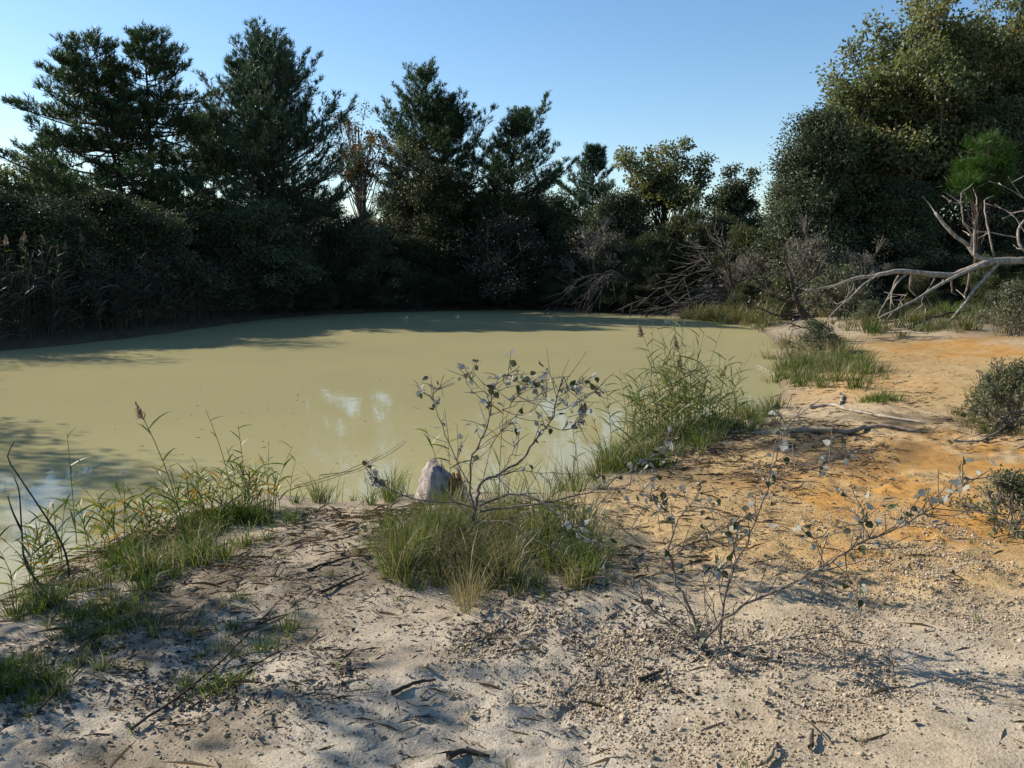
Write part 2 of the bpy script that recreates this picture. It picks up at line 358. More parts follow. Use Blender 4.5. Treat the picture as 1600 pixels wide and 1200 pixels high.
ow = np.clip(sum(k * blob(p, r, q) for p, r, q, k in (((1530, 800), 1.0, .7, 1.2), ((1450, 745), 1.0, .8, 1.1), ((1590, 700), 1.1, .8, 1.3), ((1400, 800), .7, .5, .7), ((1480, 545), 1.2, 1.2, .7), ((1370, 600), .9, 1.4, .4), ((1560, 545), 2.2, 2.0, 1.2), ((1420, 870), .5, .25, .8), ((1330, 770), .7, .5, .6), ((1180, 745), .5, .4, .5), ((1250, 625), .6, .7, .5), ((1540, 870), .8, .3, .7), ((1480, 690), 1.0, .8, .6))), 0, 1.2)
C = lerp(C, ochre, np.clip(ow * (.12 + .88 * sstep(0.40, 0.58, w2 * 0.55 + w1 * 0.15 + w4 * .3)) * .88, 0, 1))
hw = np.clip(sum(k * blob(p, r, q) for p, r, q, k in (((1260, 690), 1.2, .8, .95), ((1120, 725), 1.2, .7, .8), ((1390, 660), .9, .6, .6), ((1540, 660), 1.2, .8, .5), ((780, 900), .75, .45, .7), ((250, 900), 1.4, .8, .55), ((500, 800), .9, .35, .5), ((960, 890), .5, .3, .5), ((1330, 570), .9, 1.5, .6), ((1450, 500), 5., 5., .6), ((600, 1010), .5, .2, .4))), 0, 0.9)
C = lerp(C, humus, np.clip(hw * sstep(0.3, 0.7, w2) * 1.1, 0, 1))
sd = shore_dist(X, Y)
C = lerp(C, mud, np.exp(-np.maximum(sd, 0) / 0.30) * 0.85)
C = lerp(C, humus * 1.3, np.exp(-(np.maximum(sd + (w2 - .5) * .2, 0) / 0.13) ** 2) * 0.8)
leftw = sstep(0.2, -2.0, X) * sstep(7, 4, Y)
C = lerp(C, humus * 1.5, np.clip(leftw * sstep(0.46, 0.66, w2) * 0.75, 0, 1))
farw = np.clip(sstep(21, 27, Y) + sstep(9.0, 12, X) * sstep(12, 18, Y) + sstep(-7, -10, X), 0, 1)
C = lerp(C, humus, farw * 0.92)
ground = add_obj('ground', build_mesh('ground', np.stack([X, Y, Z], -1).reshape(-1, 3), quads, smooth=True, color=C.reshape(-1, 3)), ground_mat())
tag(ground, 'pale sandy and ochre soil bank sloping to the pond', kind='structure')
wv = np.array([(-40, -5, 0), (30, -5, 0), (30, 60, 0), (-40, 60, 0)], float)
lo = shore.min(0) - 0.6; hi = shore.max(0) + 0.6
wv = np.array([(lo[0], lo[1], 0), (hi[0], lo[1], 0), (hi[0], hi[1], 0), (lo[0], hi[1], 0)], float)
water = add_obj('water', build_mesh('water', wv, np.array([[0, 1, 2, 3]])), water_mat())
tag(water, 'opaque olive green muddy pond water', kind='structure')

# ------------------------------------------------------------ tree generators (each returns trunk mesh, crown mesh)
def pine_meshes(seed, H, rad, base=0.22, lean=(0, 0), bias=(0, 0), needle=0.18, dens=1.0, uplift=0.0, trunk_r=None, stems=1, shape=1.5, sweep=0.16, rise=52):
    rg = np.random.default_rng(seed); T = Tubes(); tp = []; td = []
    r0 = trunk_r or H * 0.0135
    for st in range(stems):
        off = np.zeros(3) if st == 0 else np.array([rg.uniform(.5, .9) * (1 if st % 2 else -1), rg.uniform(-.4, .4), 0])
        Hs = H * (1 if st == 0 else rg.uniform(0.84, 0.95))
        zz = np.linspace(0, 1, 12)
        tr = np.stack([lean[0] * zz ** 1.4 + off[0] * (0.3 + zz), lean[1] * zz ** 1.4 + off[1] * (0.3 + zz), Hs * zz], 1)
        tr[1:-1, :2] += np.cumsum(rg.normal(0, 0.04, (10, 2)), 0)
        T.add(tr, r0 * (1 - zz * 0.93) ** 0.85 * (1 if st == 0 else 0.75))
        hs = np.sort(base + (0.985 - base) * rg.random(int((1 - base) * Hs * 17 / (1 + .25 * (stems - 1)))) ** 0.92) * Hs
        az = 0.0
        side_f = rg.uniform(0.5, 1.2, 7)                     # uneven outline: each side and level grows differently
        for h in hs:
            az += 2.4 + rg.normal(0, .3)
            t = (h / Hs - base) / (1 - base)
            prof = (1 - t ** shape) ** 0.85 * (0.6 + 0.4 * min(1, t / 0.25)) + 0.05
            org = np.array([np.interp(h / Hs, zz, tr[:, i]) for i in range(3)])
            dr = np.array([math.cos(az), math.sin(az)])
            L = rad * prof * rg.uniform(0.5, 1.15) * (1 + bias[0] * dr[0] + bias[1] * dr[1]) * side_f[int((az * 1.1 + t * 9) % 7)]
            L = max(L, 0.35)
            el = R(-10 + rise * t ** (1.3 if rise > 45 else 2.2) + rg.normal(0, 9)) + uplift
            s = np.linspace(0, 1, 6)
            rr = L * s * math.cos(el); z = L * s * math.sin(el) - 0.10 * L * np.sin(s * 2.6) * (1 - t) + sweep * L * s ** 2.5
            wob = rg.normal(0, 0.03 * L, 6) * s
            b = org + np.stack([dr[0] * rr - dr[1] * wob, dr[1] * rr + dr[0] * wob, z], 1)
            T.add(b, np.linspace(0.012 + 0.010 * L, 0.006, 6))
            dead = t < 0.18 and rg.random() < 0.4
            q = np.arange(0.25 if t > .5 else .36, 1.0, 0.17 / dens / max(L, 0.3)); q = np.repeat(np.clip(q + rg.uniform(-.03, .03, len(q)), 0, 1), 2); m = len(q)
            bp = np.stack([np.interp(q, s, b[:, i]) for i in range(3)], 1)
            sg = np.where(np.arange(m) % 2, 1, -1)
            tl = np.minimum((0.2 + 0.34 * L * (1 - q) ** 0.8) * rg.uniform(0.5, 1.2, m), 1.0)
            ta = az + sg * np.radians(rg.uniform(30, 65, m))
            d = norm(np.stack([np.cos(ta), np.sin(ta), 0.2 + 0.4 * t + rg.normal(0, 0.22, m)], 1))
            e = bp + d * tl[:, None] + np.stack([0 * tl, 0 * tl, 0.10 * tl], 1)
            mid = (bp + e) / 2
            for i in range(m): T.add(np.stack([bp[i], mid[i], e[i]]), np.array([0.007, 0.005, 0.003]))
            if dead: continue
            for f in (0.35, 0.6, 0.82, 1.0):
                k = rg.random(m) < (0.75 if f < .5 else 1.0)
                tp.append((bp + (e - bp) * f + rg.normal(0, 0.025, (m, 3)))[k]); td.append((d * 0.6 + np.array([0, 0, 0.6 + 0.35 * t]) + rg.normal(0, 0.2, (m, 3)))[k])
            tp.append(b[-2:] ); td.append(np.array([[dr[0] * .6, dr[1] * .6, .8]] * 2))
        q = np.linspace(0.93, 1, 5); tp.append(np.stack([np.interp(q, zz, tr[:, i]) for i in range(3)], 1)); td.append(rg.normal(0, .3, (5, 3)) * np.array([1, 1, 0]) + np.array([0, 0, 1]))
    tp = np.concatenate(tp); td = np.concatenate(td)
    v, f, tt = needles(rg, tp, td, 9, needle, 0.027, 0.75, tint=np.clip(rg.normal(0.45, 0.25, len(tp)), 0, 1))
    return T.mesh('trunk', 4, 0.15, seed), build_mesh('crown', v, f, tint=tt)

def broad_meshes(seed, H, rx, rz, nclump, nleaf, L=0.11, W=0.07, trunk=None, clump=0.32, lean=(0, 0), stems=1, low=0.0, shell=0.5, upright=0.0, twigs=6, kind='leaf', ry=None, flat=0.75, tintb=0.0, full=False):
    """stems and limbs carry leaf clumps spread unevenly through the crown"""
    rg = np.random.default_rng(seed); T = Tubes(); r0 = trunk or H * 0.018; ry = ry or rx
    cz = H - rz; top = np.array([lean[0], lean[1], cz + 0.55 * rz])
    trunks = []
    for s in range(stems):
        o = np.array([0, 0, 0.]) if stems == 1 else np.append(rg.normal(0, 0.12 * rx, 2), 0)
        e = top + (0 if stems == 1 else 1) * np.append(rg.normal(0, 0.4 * rx, 2), rg.normal(0, 0.15 * rz))
        zz = np.linspace(0, 1, 9)[:, None]
        p = o * (1 - zz) + e * zz; p[:, :2] = o[:2] * (1 - zz) + e[:2] * zz ** 1.3
        p[1:-1] += np.cumsum(rg.normal(0, 0.02 * H ** 0.7, (7, 3)), 0) * np.array([1, 1, .3]); trunks.append(p)
        T.add(p, r0 * (1 if stems == 1 else 0.6) * (1 - 0.85 * zz[:, 0]) ** 0.8)
    parts = []; pos = []; ax = []; nr = []; tn = []
    for c in range(nclump):
        d = norm(rg.normal(size=3)); rr = rg.random() ** shell
        if d[2] < -0.2 and low < 0.5: d[2] *= 0.5
        aa_ = math.atan2(d[1], d[0]); rr *= 0.86 + 0.17 * math.sin(3 * aa_ + seed) + 0.15 * math.sin(5 * math.asin(d[2]) + 2 * aa_ + seed * .7)
        cc = np.array([lean[0], lean[1], cz]) + d * rr * np.array([rx, ry, rz]) * np.array([1, 1, 1])
        if full:
            zc = rg.random() ** 0.85; rr_ = math.sqrt(rg.random()) * (1 - 0.75 * zc ** 2.2); aa = rg.random() * 6.283; rr_ *= 0.95 + 0.22 * math.sin(3 * aa + seed + 5 * zc)
            cc = np.array([lean[0] + rx * rr_ * math.cos(aa), lean[1] + ry * rr_ * math.sin(aa), 0.12 * H + zc * 0.80 * H])
        cc[2] = max(cc[2], low + 0.15)
        cr = clump * (rx * ry * rz) ** (1 / 3) * rg.uniform(0.6, 1.25)
        tk = trunks[rg.integers(0, stems)]
        q = np.clip((cc[2] * rg.uniform(0.35, 0.75)) / max(tk[-1, 2], .1), 0.03, 0.97)
        bp = np.array([np.interp(q, np.linspace(0, 1, 9), tk[:, i]) for i in range(3)])
        mid = bp * 0.5 + cc * 0.5 + np.array([0, 0, -0.08 * rz]) + rg.normal(0, 0.07 * rx, 3)
        limb = smooth_path([bp, mid, cc], 7); T.add(limb, np.linspace(r0 * 0.32 * (1 - 0.5 * q), 0.008, 7))
        for k in range(twigs):
            e = cc + norm(rg.normal(size=3) + np.array([0, 0, upright])) * cr * rg.uniform(0.6, 1.0)
            T.add([limb[-2], (cc + e) / 2 + rg.normal(0, 0.08 * cr, 3), e], [0.010, 0.007, 0.003])
        n = int(nleaf * rg.uniform(0.55, 1.3) * (cr / (clump * (rx * ry * rz) ** (1 / 3))) ** 1.5)
        u = norm(rg.normal(size=(n, 3))); rad_ = rg.random((n, 1)) ** 0.5 * (0.8 + 0.45 * rg.random((n, 1)))
        p = cc + u * rad_ * cr * np.array([1, 1, flat])
        pos.append(p); ax.append(u * 0.6 + rg.normal(0, 0.7, (n, 3)) + np.array([0, 0, upright - 0.15]))
        nr.append(u * 0.5 + np.array([0, 0, 0.8]) + rg.normal(0, 0.55, (n, 3)))
        tn.append(np.clip(rg.normal(0.42 + tintb + rg.normal(0, 0.16), 0.2, n), 0, 1))
    pos = np.concatenate(pos); ax = np.concatenate(ax); nr = np.concatenate(nr); tn = np.concatenate(tn)
    keep = pos[:, 2] > 0.03; pos, ax, nr, tn = pos[keep], ax[keep], nr[keep], tn[keep]
    if kind == 'leaf':
        v, f, tt = leaf_cards(rg, pos, ax, nr, L * rg.uniform(0.65, 1.25, len(pos)), W * rg.uniform(0.7, 1.2, len(pos)), tint=tn)
    else:
        v, f, tt = needles(rg, pos, ax, 3, L, W, 0.5, tint=tn)
    return T.mesh('trunk', 5, 0.2, seed), build_mesh('crown', v, f, tint=tt)
def make_tree(name, label, cat, meshes, leafm, barkm, loc, rz=0, scale=1.0, group=None):
    o = empty(name, loc, rz, scale); tag(o, label, cat, group)
    add_obj('trunk', meshes[0], barkm, o); add_obj('crown', meshes[1], leafm, o); return o
def base_at(u, Y):
    x = at(u, 430, Y)[0]; return np.array([x, Y, gz(x, Y) - 0.05])
def top_h(u, v, Y):
    return at(u, v, Y)[2] - base_at(u, Y)[2]

BR = broad_meshes
# ---- pines across the pond
PG = 'pines standing behind the far shore'
def pine_at(u, Y, vtop, wpx, label, seed, m='pine', name='pine_tree', **kw):
    return make_tree(name, label, 'tree', pine_meshes(seed, top_h(u, vtop, Y), wpx / 2 / F * Y * 1.05, **kw), M[m], M['pinebark'], base_at(u, Y), group=PG)
pine_at(212, 29.6, 56, 395, 'tall dark pine with leaning trunk, one of the twin pines, nearer the reeds', 1, lean=(-1.4, .3), bias=(-.2, 0), base=.13, shape=1.4, rise=40, sweep=.06)
pine_at(246, 30.4, 50, 370, 'tall dark pine with straight trunk, right-hand one of the twin pines', 2, bias=(.15, 0), base=.13, shape=1.4, rise=40, sweep=.06)
pine_at(440, 32.5, 64, 240, 'broad blue-green pine with many upright top shoots, beside the twin pines', 3, 'bluepine', uplift=.25, base=.12, lean=(-.3, 0), stems=3, shape=2.0, sweep=.3)
pine_at(672, 38, 112, 195, 'two-stemmed pine rising behind the yellowing tree at mid shore', 4, 'pine', stems=2, uplift=.25, base=.25, shape=1.9, sweep=.25)
pine_at(772, 37, 186, 200, 'dark lopsided pine reaching out over the gap of open sky', 5, lean=(1.2, 0), bias=(.35, 0), uplift=.16, base=.25, shape=1.8, sweep=.25)
pine_at(925, 42, 236, 140, 'small pale blue-green pine beside the spreading oak', 6, 'bluepine', uplift=.25, base=.15)
pine_at(95, 36, 215, 230, 'low dark pine at the foot of the twin pines', 8, base=.1)
pine_at(345, 35, 168, 190, 'dark pine filling the gap between twin pines and blue-green pine', 9, base=.15)
yb = base_at(1522, 23.5); yh = at(1540, 203, 23.5)[2] - yb[2]
make_tree('young_pine_tree', 'bright fresh green young pine above the dead fallen tree', 'tree',
          BR(12, yh, .72, 1.2, 40, 110, L=.24, W=.016, clump=.24, upright=1.3, kind='needle', low=1.8, twigs=5), M['youngpine'], M['pinebark'], yb)

# ---- broadleaf trees
def broad_at(u, Y, vtop, wpx, label, seed, m, rzf=0.36, name='oak_tree', bark='darkbark', nclump=60, nleaf=300, group=None, **kw):
    H = top_h(u, vtop, Y); rx = wpx / 2 / F * Y
    return make_tree(name, label, 'tree', broad_meshes(seed, H * 0.96, rx * 0.9, H * rzf, nclump, nleaf, **kw), M[m], M[bark], base_at(u, Y), group=group)
broad_at(566, 37, 140, 115, 'thin half-bare autumn tree with brown leaves between two pines', 21, 'autumn', rzf=.30, name='autumn_tree', bark='greybark', nclump=60, nleaf=60, twigs=7, clump=.24, L=.12, W=.08)
broad_at(640, 36, 175, 125, 'sparse yellowing tree in front of the two-stemmed pine', 22, 'oak', rzf=.36, name='autumn_tree', bark='greybark', nclump=40, nleaf=110, twigs=8, L=.11, W=.07)
broad_at(1040, 38, 214, 185, 'spreading oak with rounded olive crown against open sky', 23, 'oak', rzf=.30, nclump=62, nleaf=230, L=.15, W=.10, clump=.24)
broad_at(1147, 41, 236, 105, 'slim dark oak standing between spreading oak and holm oak', 24, 'holm', rzf=.34, nclump=50, nleaf=210, L=.14, W=.09, clump=.26)
broad_at(1268, 27, 140, 215, 'dense grey-green holm oak edging the sky, leafy to the ground', 25, 'holm', rzf=.46, name='holm_oak_tree', nclump=170, nleaf=330, L=.10, W=.06, low=.3, clump=.23, full=True)
broad_at(1415, 29, -70, 330, 'tall oak with yellow-olive leaves rising behind the holm oak', 26, 'oak', rzf=.46, nclump=300, nleaf=230, L=.15, W=.10, clump=.165, shell=.55, tintb=.02)
broad_at(1585, 30, -110, 340, 'tallest oak, cut off by the upper edge of the view', 27, 'oak', rzf=.46, nclump=300, nleaf=230, L=.15, W=.10, clump=.165, shell=.55, tintb=.0)
broad_at(1545, 27, 128, 200, 'dark blue-green holm oak behind the young green pine', 28, 'holm', rzf=.44, name='holm_oak_tree', nclump=140, nleaf=300, L=.10, W=.06, low=.3, clump=.24, full=True)
broad_at(1400, 26.5, 262, 200, 'dark evergreen oak in the shade behind the dead fallen tree', 29, 'holm', rzf=.44, name='holm_oak_tree', nclump=120, nleaf=300, L=.09, W=.055, low=.2, clump=.25, full=True)
broad_at(25, 33, 222, 130, 'olive-yellow broadleaf tree at the edge of the view beyond the reeds', 30, 'oak', rzf=.40, name='broadleaf_tree', nclump=60, nleaf=260, L=.12, W=.08, low=.4)
broad_at(680, 34.6, 238, 165, 'rounded dull green tree in front of the two-stemmed pine', 33, 'dark', rzf=.42, name='broadleaf_tree', nclump=110, nleaf=280, L=.10, W=.06, low=.3, clump=.24, full=True, tintb=.25)
broad_at(795, 34.4, 285, 135, 'brownish green tree below the dark lopsided pine', 34, 'dark', rzf=.42, name='broadleaf_tree', nclump=80, nleaf=260, L=.10, W=.06, low=.3, clump=.25, full=True, tintb=.3)
broad_at(885, 35.5, 318, 95, 'low olive tree beside the small pale pine', 35, 'oak', rzf=.42, name='broadleaf_tree', nclump=60, nleaf=240, L=.10, W=.06, low=.3, clump=.26, full=True, tintb=-.2)
broad_at(1338, 28, 62, 190, 'greyish olive oak filling the slope between holm oak and tall oak', 36, 'oak', rzf=.46, nclump=190, nleaf=230, L=.13, W=.09, clump=.19, shell=.6, tintb=-.12)
# trees beside the view whose crowns shade the near sand and the near water
t1 = broad_meshes(31, 4.1, 1.7, 1.2, 26, 80, L=.10, W=.075, low=1.4, clump=.26)
make_tree('poplar_tree', 'poplar on the near bank whose branches dapple the sand with shade', 'tree', t1, M['grey'], M['greybark'], (-6.8, 5.1, gz(-6.8, 5.1) - .05))
t2 = broad_meshes(32, 7.6, 2.5, 3.1, 70, 260, L=.10, W=.075, low=.8, clump=.28)
left_tree = make_tree('broadleaf_tree', 'broadleaf tree on the left bank that shades the near water', 'tree', t2, M['dark'], M['darkbark'], (-14.2, 11.6, gz(-14.2, 11.6) - .05))

for k, (x, y, hh) in enumerate(((-19.5, 17.5, 6.4), (-19.8, 21.5, 7.4), (-18.6, 25.5, 8.4), (-22.5, 29, 9))):
    copy_tree(left_tree, (x, y, gz(x, y) - .05), 1.3 * k + .4, hh / 7.6)['label'] = ['broadleaf tree behind the left reed bed, nearest the camera', 'broadleaf tree behind the middle of the left reed bed', 'broadleaf tree behind the far end of the left reed bed', 'tallest broadleaf tree beyond the left reed bed'][k]
# ---- shrubs: a few shapes, copied
def shrub_src(seed, leafm, barkm, **kw):
    me = broad_meshes(seed, **kw); me[0].materials.append(M[barkm]); me[1].materials.append(M[leafm]); return me
SH = {
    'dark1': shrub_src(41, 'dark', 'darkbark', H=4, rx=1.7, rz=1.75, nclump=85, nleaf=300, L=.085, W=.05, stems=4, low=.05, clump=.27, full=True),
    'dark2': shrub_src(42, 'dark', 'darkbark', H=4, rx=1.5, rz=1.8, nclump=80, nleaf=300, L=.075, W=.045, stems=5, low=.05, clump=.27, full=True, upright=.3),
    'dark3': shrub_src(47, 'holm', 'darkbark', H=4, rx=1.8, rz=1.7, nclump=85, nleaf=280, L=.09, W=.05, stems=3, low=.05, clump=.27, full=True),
    'heath1': shrub_src(43, 'heath', 'greybark', H=2.5, full=True, rx=1.1, rz=1.15, nclump=70, nleaf=260, L=.075, W=.016, stems=6, low=.1, clump=.25, upright=1.0, kind='needle'),
    'heath2': shrub_src(44, 'heath', 'greybark', H=2.5, full=True, rx=0.9, rz=1.2, nclump=64, nleaf=260, L=.08, W=.016, stems=6, low=.1, clump=.26, upright=1.2, kind='needle'),
    'grey1': shrub_src(45, 'grey', 'greybark', H=3, rx=1.2, rz=1.4, nclump=46, nleaf=38, L=.075, W=.055, stems=7, low=.1, clump=.30, twigs=16, upright=.3),
    'grey2': shrub_src(46, 'grey', 'greybark', H=3, rx=1.3, rz=1.4, nclump=50, nleaf=14, L=.06, W=.04, stems=9, low=.1, clump=.34, twigs=22, upright=.5),
    'brown': shrub_src(49, 'litter', 'darkbark', H=3, rx=1.3, rz=1.4, nclump=60, nleaf=40, L=.06, W=.04, stems=9, low=.1, clump=.3, twigs=16, upright=.5, full=True),
    'cistus': shrub_src(48, 'cistus', 'saplingbark', H=1.0, full=True, rx=.6, rz=.5, nclump=40, nleaf=80, L=.055, W=.024, stems=9, low=.04, clump=.26, twigs=6, upright=.4, flat=.9),
}
SH_H = dict(dark1=4, dark2=4, dark3=4, heath1=2.5, heath2=2.5, grey1=3, grey2=3, brown=3, cistus=1)
def shrub(kind, name, label, u, Y, vtop, wide=1.0, group=None, cat='shrub', z=None):
    b = base_at(u, Y)
    h = max(at(u, vtop, Y)[2] - b[2], 0.3); s = h / SH_H[kind]
    o = empty(name, b, rnd.uniform(0, 6.28), (s * wide, s * wide, s)); tag(o, label, cat, group)
    add_obj('stem', SH[kind][0], None, o); add_obj('foliage', SH[kind][1], None, o); return o
FG = 'dark shrubs under the far shore trees'
FL = 'dark evergreen shrub in deep shade along the far shore'
k3 = ['dark1', 'dark2', 'dark3']
FS = np.array(sorted((u, on_plane(u, v, 0)[1]) for u, v in shore_px if v < 552 and u < 1080))
i = 0
for row, (Yb, va, vb, step) in enumerate(((35.0, 345, 400, 62), (38.5, 285, 345, 74), (46, 290, 320, 62))):
    u = -60 + row * 25
    while u < 1010:
        Yy = Yb
        if row == 0: Yy = float(np.interp(u, FS[:, 0], FS[:, 1])) + (2.9 if u < 400 else 1.1) + rnd.uniform(0, .7)
        vt = rnd.uniform(va, vb) - (55 if row == 0 and u < 440 else 0)
        if row == 1 and 530 < u < 620: vt += 40
        if row == 2 and 520 < u < 610: vt = 345
        where = next(w for lim, w in ((130, 'left of the twin pines'), (330, 'below the twin pines'), (535, 'below the blue-green pine'), (620, 'by the half-bare autumn tree'), (735, 'below the two-stemmed pine'), (870, 'below the dark lopsided pine'), (2000, 'left of the spreading oak')) if u < lim)
        shrub(k3[i % 3], 'evergreen_shrub', 'dark evergreen shrub %s, %s' % (where, ('at the waterside', 'behind the waterside shrubs', 'in the hindmost row')[row]), u, Yy, vt, rnd.uniform(1.0, 1.3), FG); i += 1
        u += step * rnd.uniform(0.8, 1.2)
u = 425
while u < 1040:
    shrub(k3[i % 3], 'evergreen_shrub', 'low dark shrub overhanging the far water %s' % next(w for lim, w in ((535, 'below the blue-green pine'), (620, 'by the half-bare autumn tree'), (735, 'below the two-stemmed pine'), (870, 'below the dark lopsided pine'), (2000, 'left of the dead brush')) if u < lim),
          u, float(np.interp(u, FS[:, 0], FS[:, 1])) + rnd.uniform(.35, .7), rnd.uniform(415, 445), rnd.uniform(1.3, 1.7), 'low shrubs overhanging the far water'); i += 1
    u += rnd.uniform(24, 36)
RG = 'dark shrubs under the oaks beyond the dead tree'
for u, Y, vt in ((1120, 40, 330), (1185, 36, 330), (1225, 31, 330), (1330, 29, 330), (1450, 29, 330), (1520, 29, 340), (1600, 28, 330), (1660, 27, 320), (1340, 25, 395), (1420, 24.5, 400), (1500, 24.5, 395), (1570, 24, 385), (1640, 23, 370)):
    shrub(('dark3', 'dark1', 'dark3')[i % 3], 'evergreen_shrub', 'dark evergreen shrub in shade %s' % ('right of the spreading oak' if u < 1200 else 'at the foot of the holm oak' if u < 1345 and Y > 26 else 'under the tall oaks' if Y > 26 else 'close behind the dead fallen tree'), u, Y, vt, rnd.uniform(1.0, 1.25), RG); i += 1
shrub('heath1', 'heath_shrub', 'yellow-green heath shrub at the far corner of the pond', 985, 31.5, 398, 1.1)
shrub('heath2', 'heath_shrub', 'tall olive heath shrub below the spreading oak', 1070, 33, 318, 1.0)
shrub('heath1', 'heath_shrub', 'rounded olive heath shrub beside the grey twiggy one', 1020, 32.5, 360, 1.2)
shrub('heath2', 'heath_shrub', 'olive heath shrub at the foot of the slim dark oak', 1165, 31, 345, 1.1)
shrub('heath1', 'heath_shrub', 'low green shrub growing under the dead trunk near the path', 1440, 23.2, 425, 1.2)
shrub('heath2', 'heath_shrub', 'small shrub with pale tips under the young green pine', 1545, 23, 395, 1.0)
shrub('grey1', 'grey_shrub', 'grey twiggy shrub leaning over the far water', 940, 32.0, 335, 1.1)
shrub('grey2', 'grey_shrub', 'bare grey brush at the foot of the holm oak', 1175, 29, 385, 1.3)
shrub('grey1', 'grey_shrub', 'twiggy shrub with pale whitish leaves beyond the leaning sapling', 1255, 25.0, 340, 0.9)
shrub('grey1', 'grey_shrub', 'thin shrub with pale leaves between holm oak and dead trunk', 1345, 24, 372, 0.9)
shrub('brown', 'brown_shrub', 'bare brown twiggy shrub in the dark between the pines', 560, 33.2, 330, 1.3)
shrub('brown', 'brown_shrub', 'bare twiggy shrub below the dark lopsided pine', 790, 33, 330, 1.4)
shrub('cistus', 'cistus_shrub', 'grey-green cistus bush at the edge of the ochre path', 1600, 7.9, 565, 1.0)
shrub('cistus', 'cistus_shrub', 'small leafy bush cut by the edge of the view, nearest one', 1628, 4.85, 735, 1.2)
shrub('cistus', 'cistus_shrub', 'rounded green bush behind the ochre bank', 1600, 16.5, 440, 1.1)
shrub('cistus', 'cistus_shrub', 'blue-green bush half hidden behind the dead trunk', 1315, 22.5, 415, 1.1)
shrub('heath1', 'heath_shrub', 'low olive bush at the far right corner of the pond', 1165, 26.5, 440, 1.2)
shrub('heath2', 'heath_shrub', 'dull green bush just left of the leaning sapling', 1225, 24.5, 428, 1.2)
shrub('cistus', 'cistus_shrub', 'low grey-green bush under the thin end of the dead trunk', 1365, 21, 470, 1.3)
shrub('cistus', 'cistus_shrub', 'grey-green bush under the thick end of the dead trunk', 1560, 20, 455, 1.3)
shrub('cistus', 'cistus_shrub', 'leafy bush below the leaning sapling at the waterside', 1282, 15.8, 500, 1.2)

# ------------------------------------------------------------ dead fallen tree
def px_path(pts, Y, n=None, dz=0.0, wob=None):
    out = []
    for i, p in enumerate(pts):
        yy = Y if np.isscalar(Y) else np.interp(i / (len(pts) - 1), [0, 1], Y)
        out.append(at(p[0], p[1], yy))
    out = np.array(out); return smooth_path(out, n or 2 * len(out) + 1)
tip = gp(1475, 508); DY = tip[1] + 0.9
dt = empty('dead_fallen_tree', (at(1700, 405, DY)[0] + 0.0, DY, gz(at(1700, 405, DY)[0], DY))); tag(dt, 'bleached dead tree fallen across the path, trunk level with bare branches', 'dead tree')
org = Vector(dt.location)
def dead(name, pts, Y, r0, r1, n=None, k=7):
    t = Tubes(); p = px_path(pts, Y, n) - np.array(org); m = len(p)
    rg_ = np.random.default_rng(int(pts[0][0] * 7 + pts[-1][1])); p[1:-1] += rg_.normal(0, 0.006, (m - 2, 3))
    if name == 'branch':
        for i_ in range(3, m):
            if rg_.random() < .2:
                d_ = norm(norm(p[-1] - p[0]) * .7 + rg_.normal(0, .6, 3)); l_ = rg_.uniform(.1, .55); t.add([p[i_], p[i_] + d_ * l_ * .5 + rg_.normal(0, .03, 3), p[i_] + d_ * l_], [.016, .011, .005])
    t.add(p, np.linspace(r0, r1, m) * 0.55); return add_obj(name, t.mesh(name, k, 0.25, int(pts[0][0])), M['deadwood'], dt)
dead('trunk', [(1760, 404), (1680, 404), (1600, 407), (1555, 409), (1520, 418), (1489, 430), (1446, 427), (1402, 424), (1363, 431), (1332, 436), (1301, 448), (1269, 452), (1242, 450)], (DY + .3, DY - .6), 0.20, 0.03, 40, 9)
dead('snapped_base', [(1770, 560), (1768, 480), (1764, 400), (1758, 385)], DY + .3, 0.27, 0.20, 9, 9)
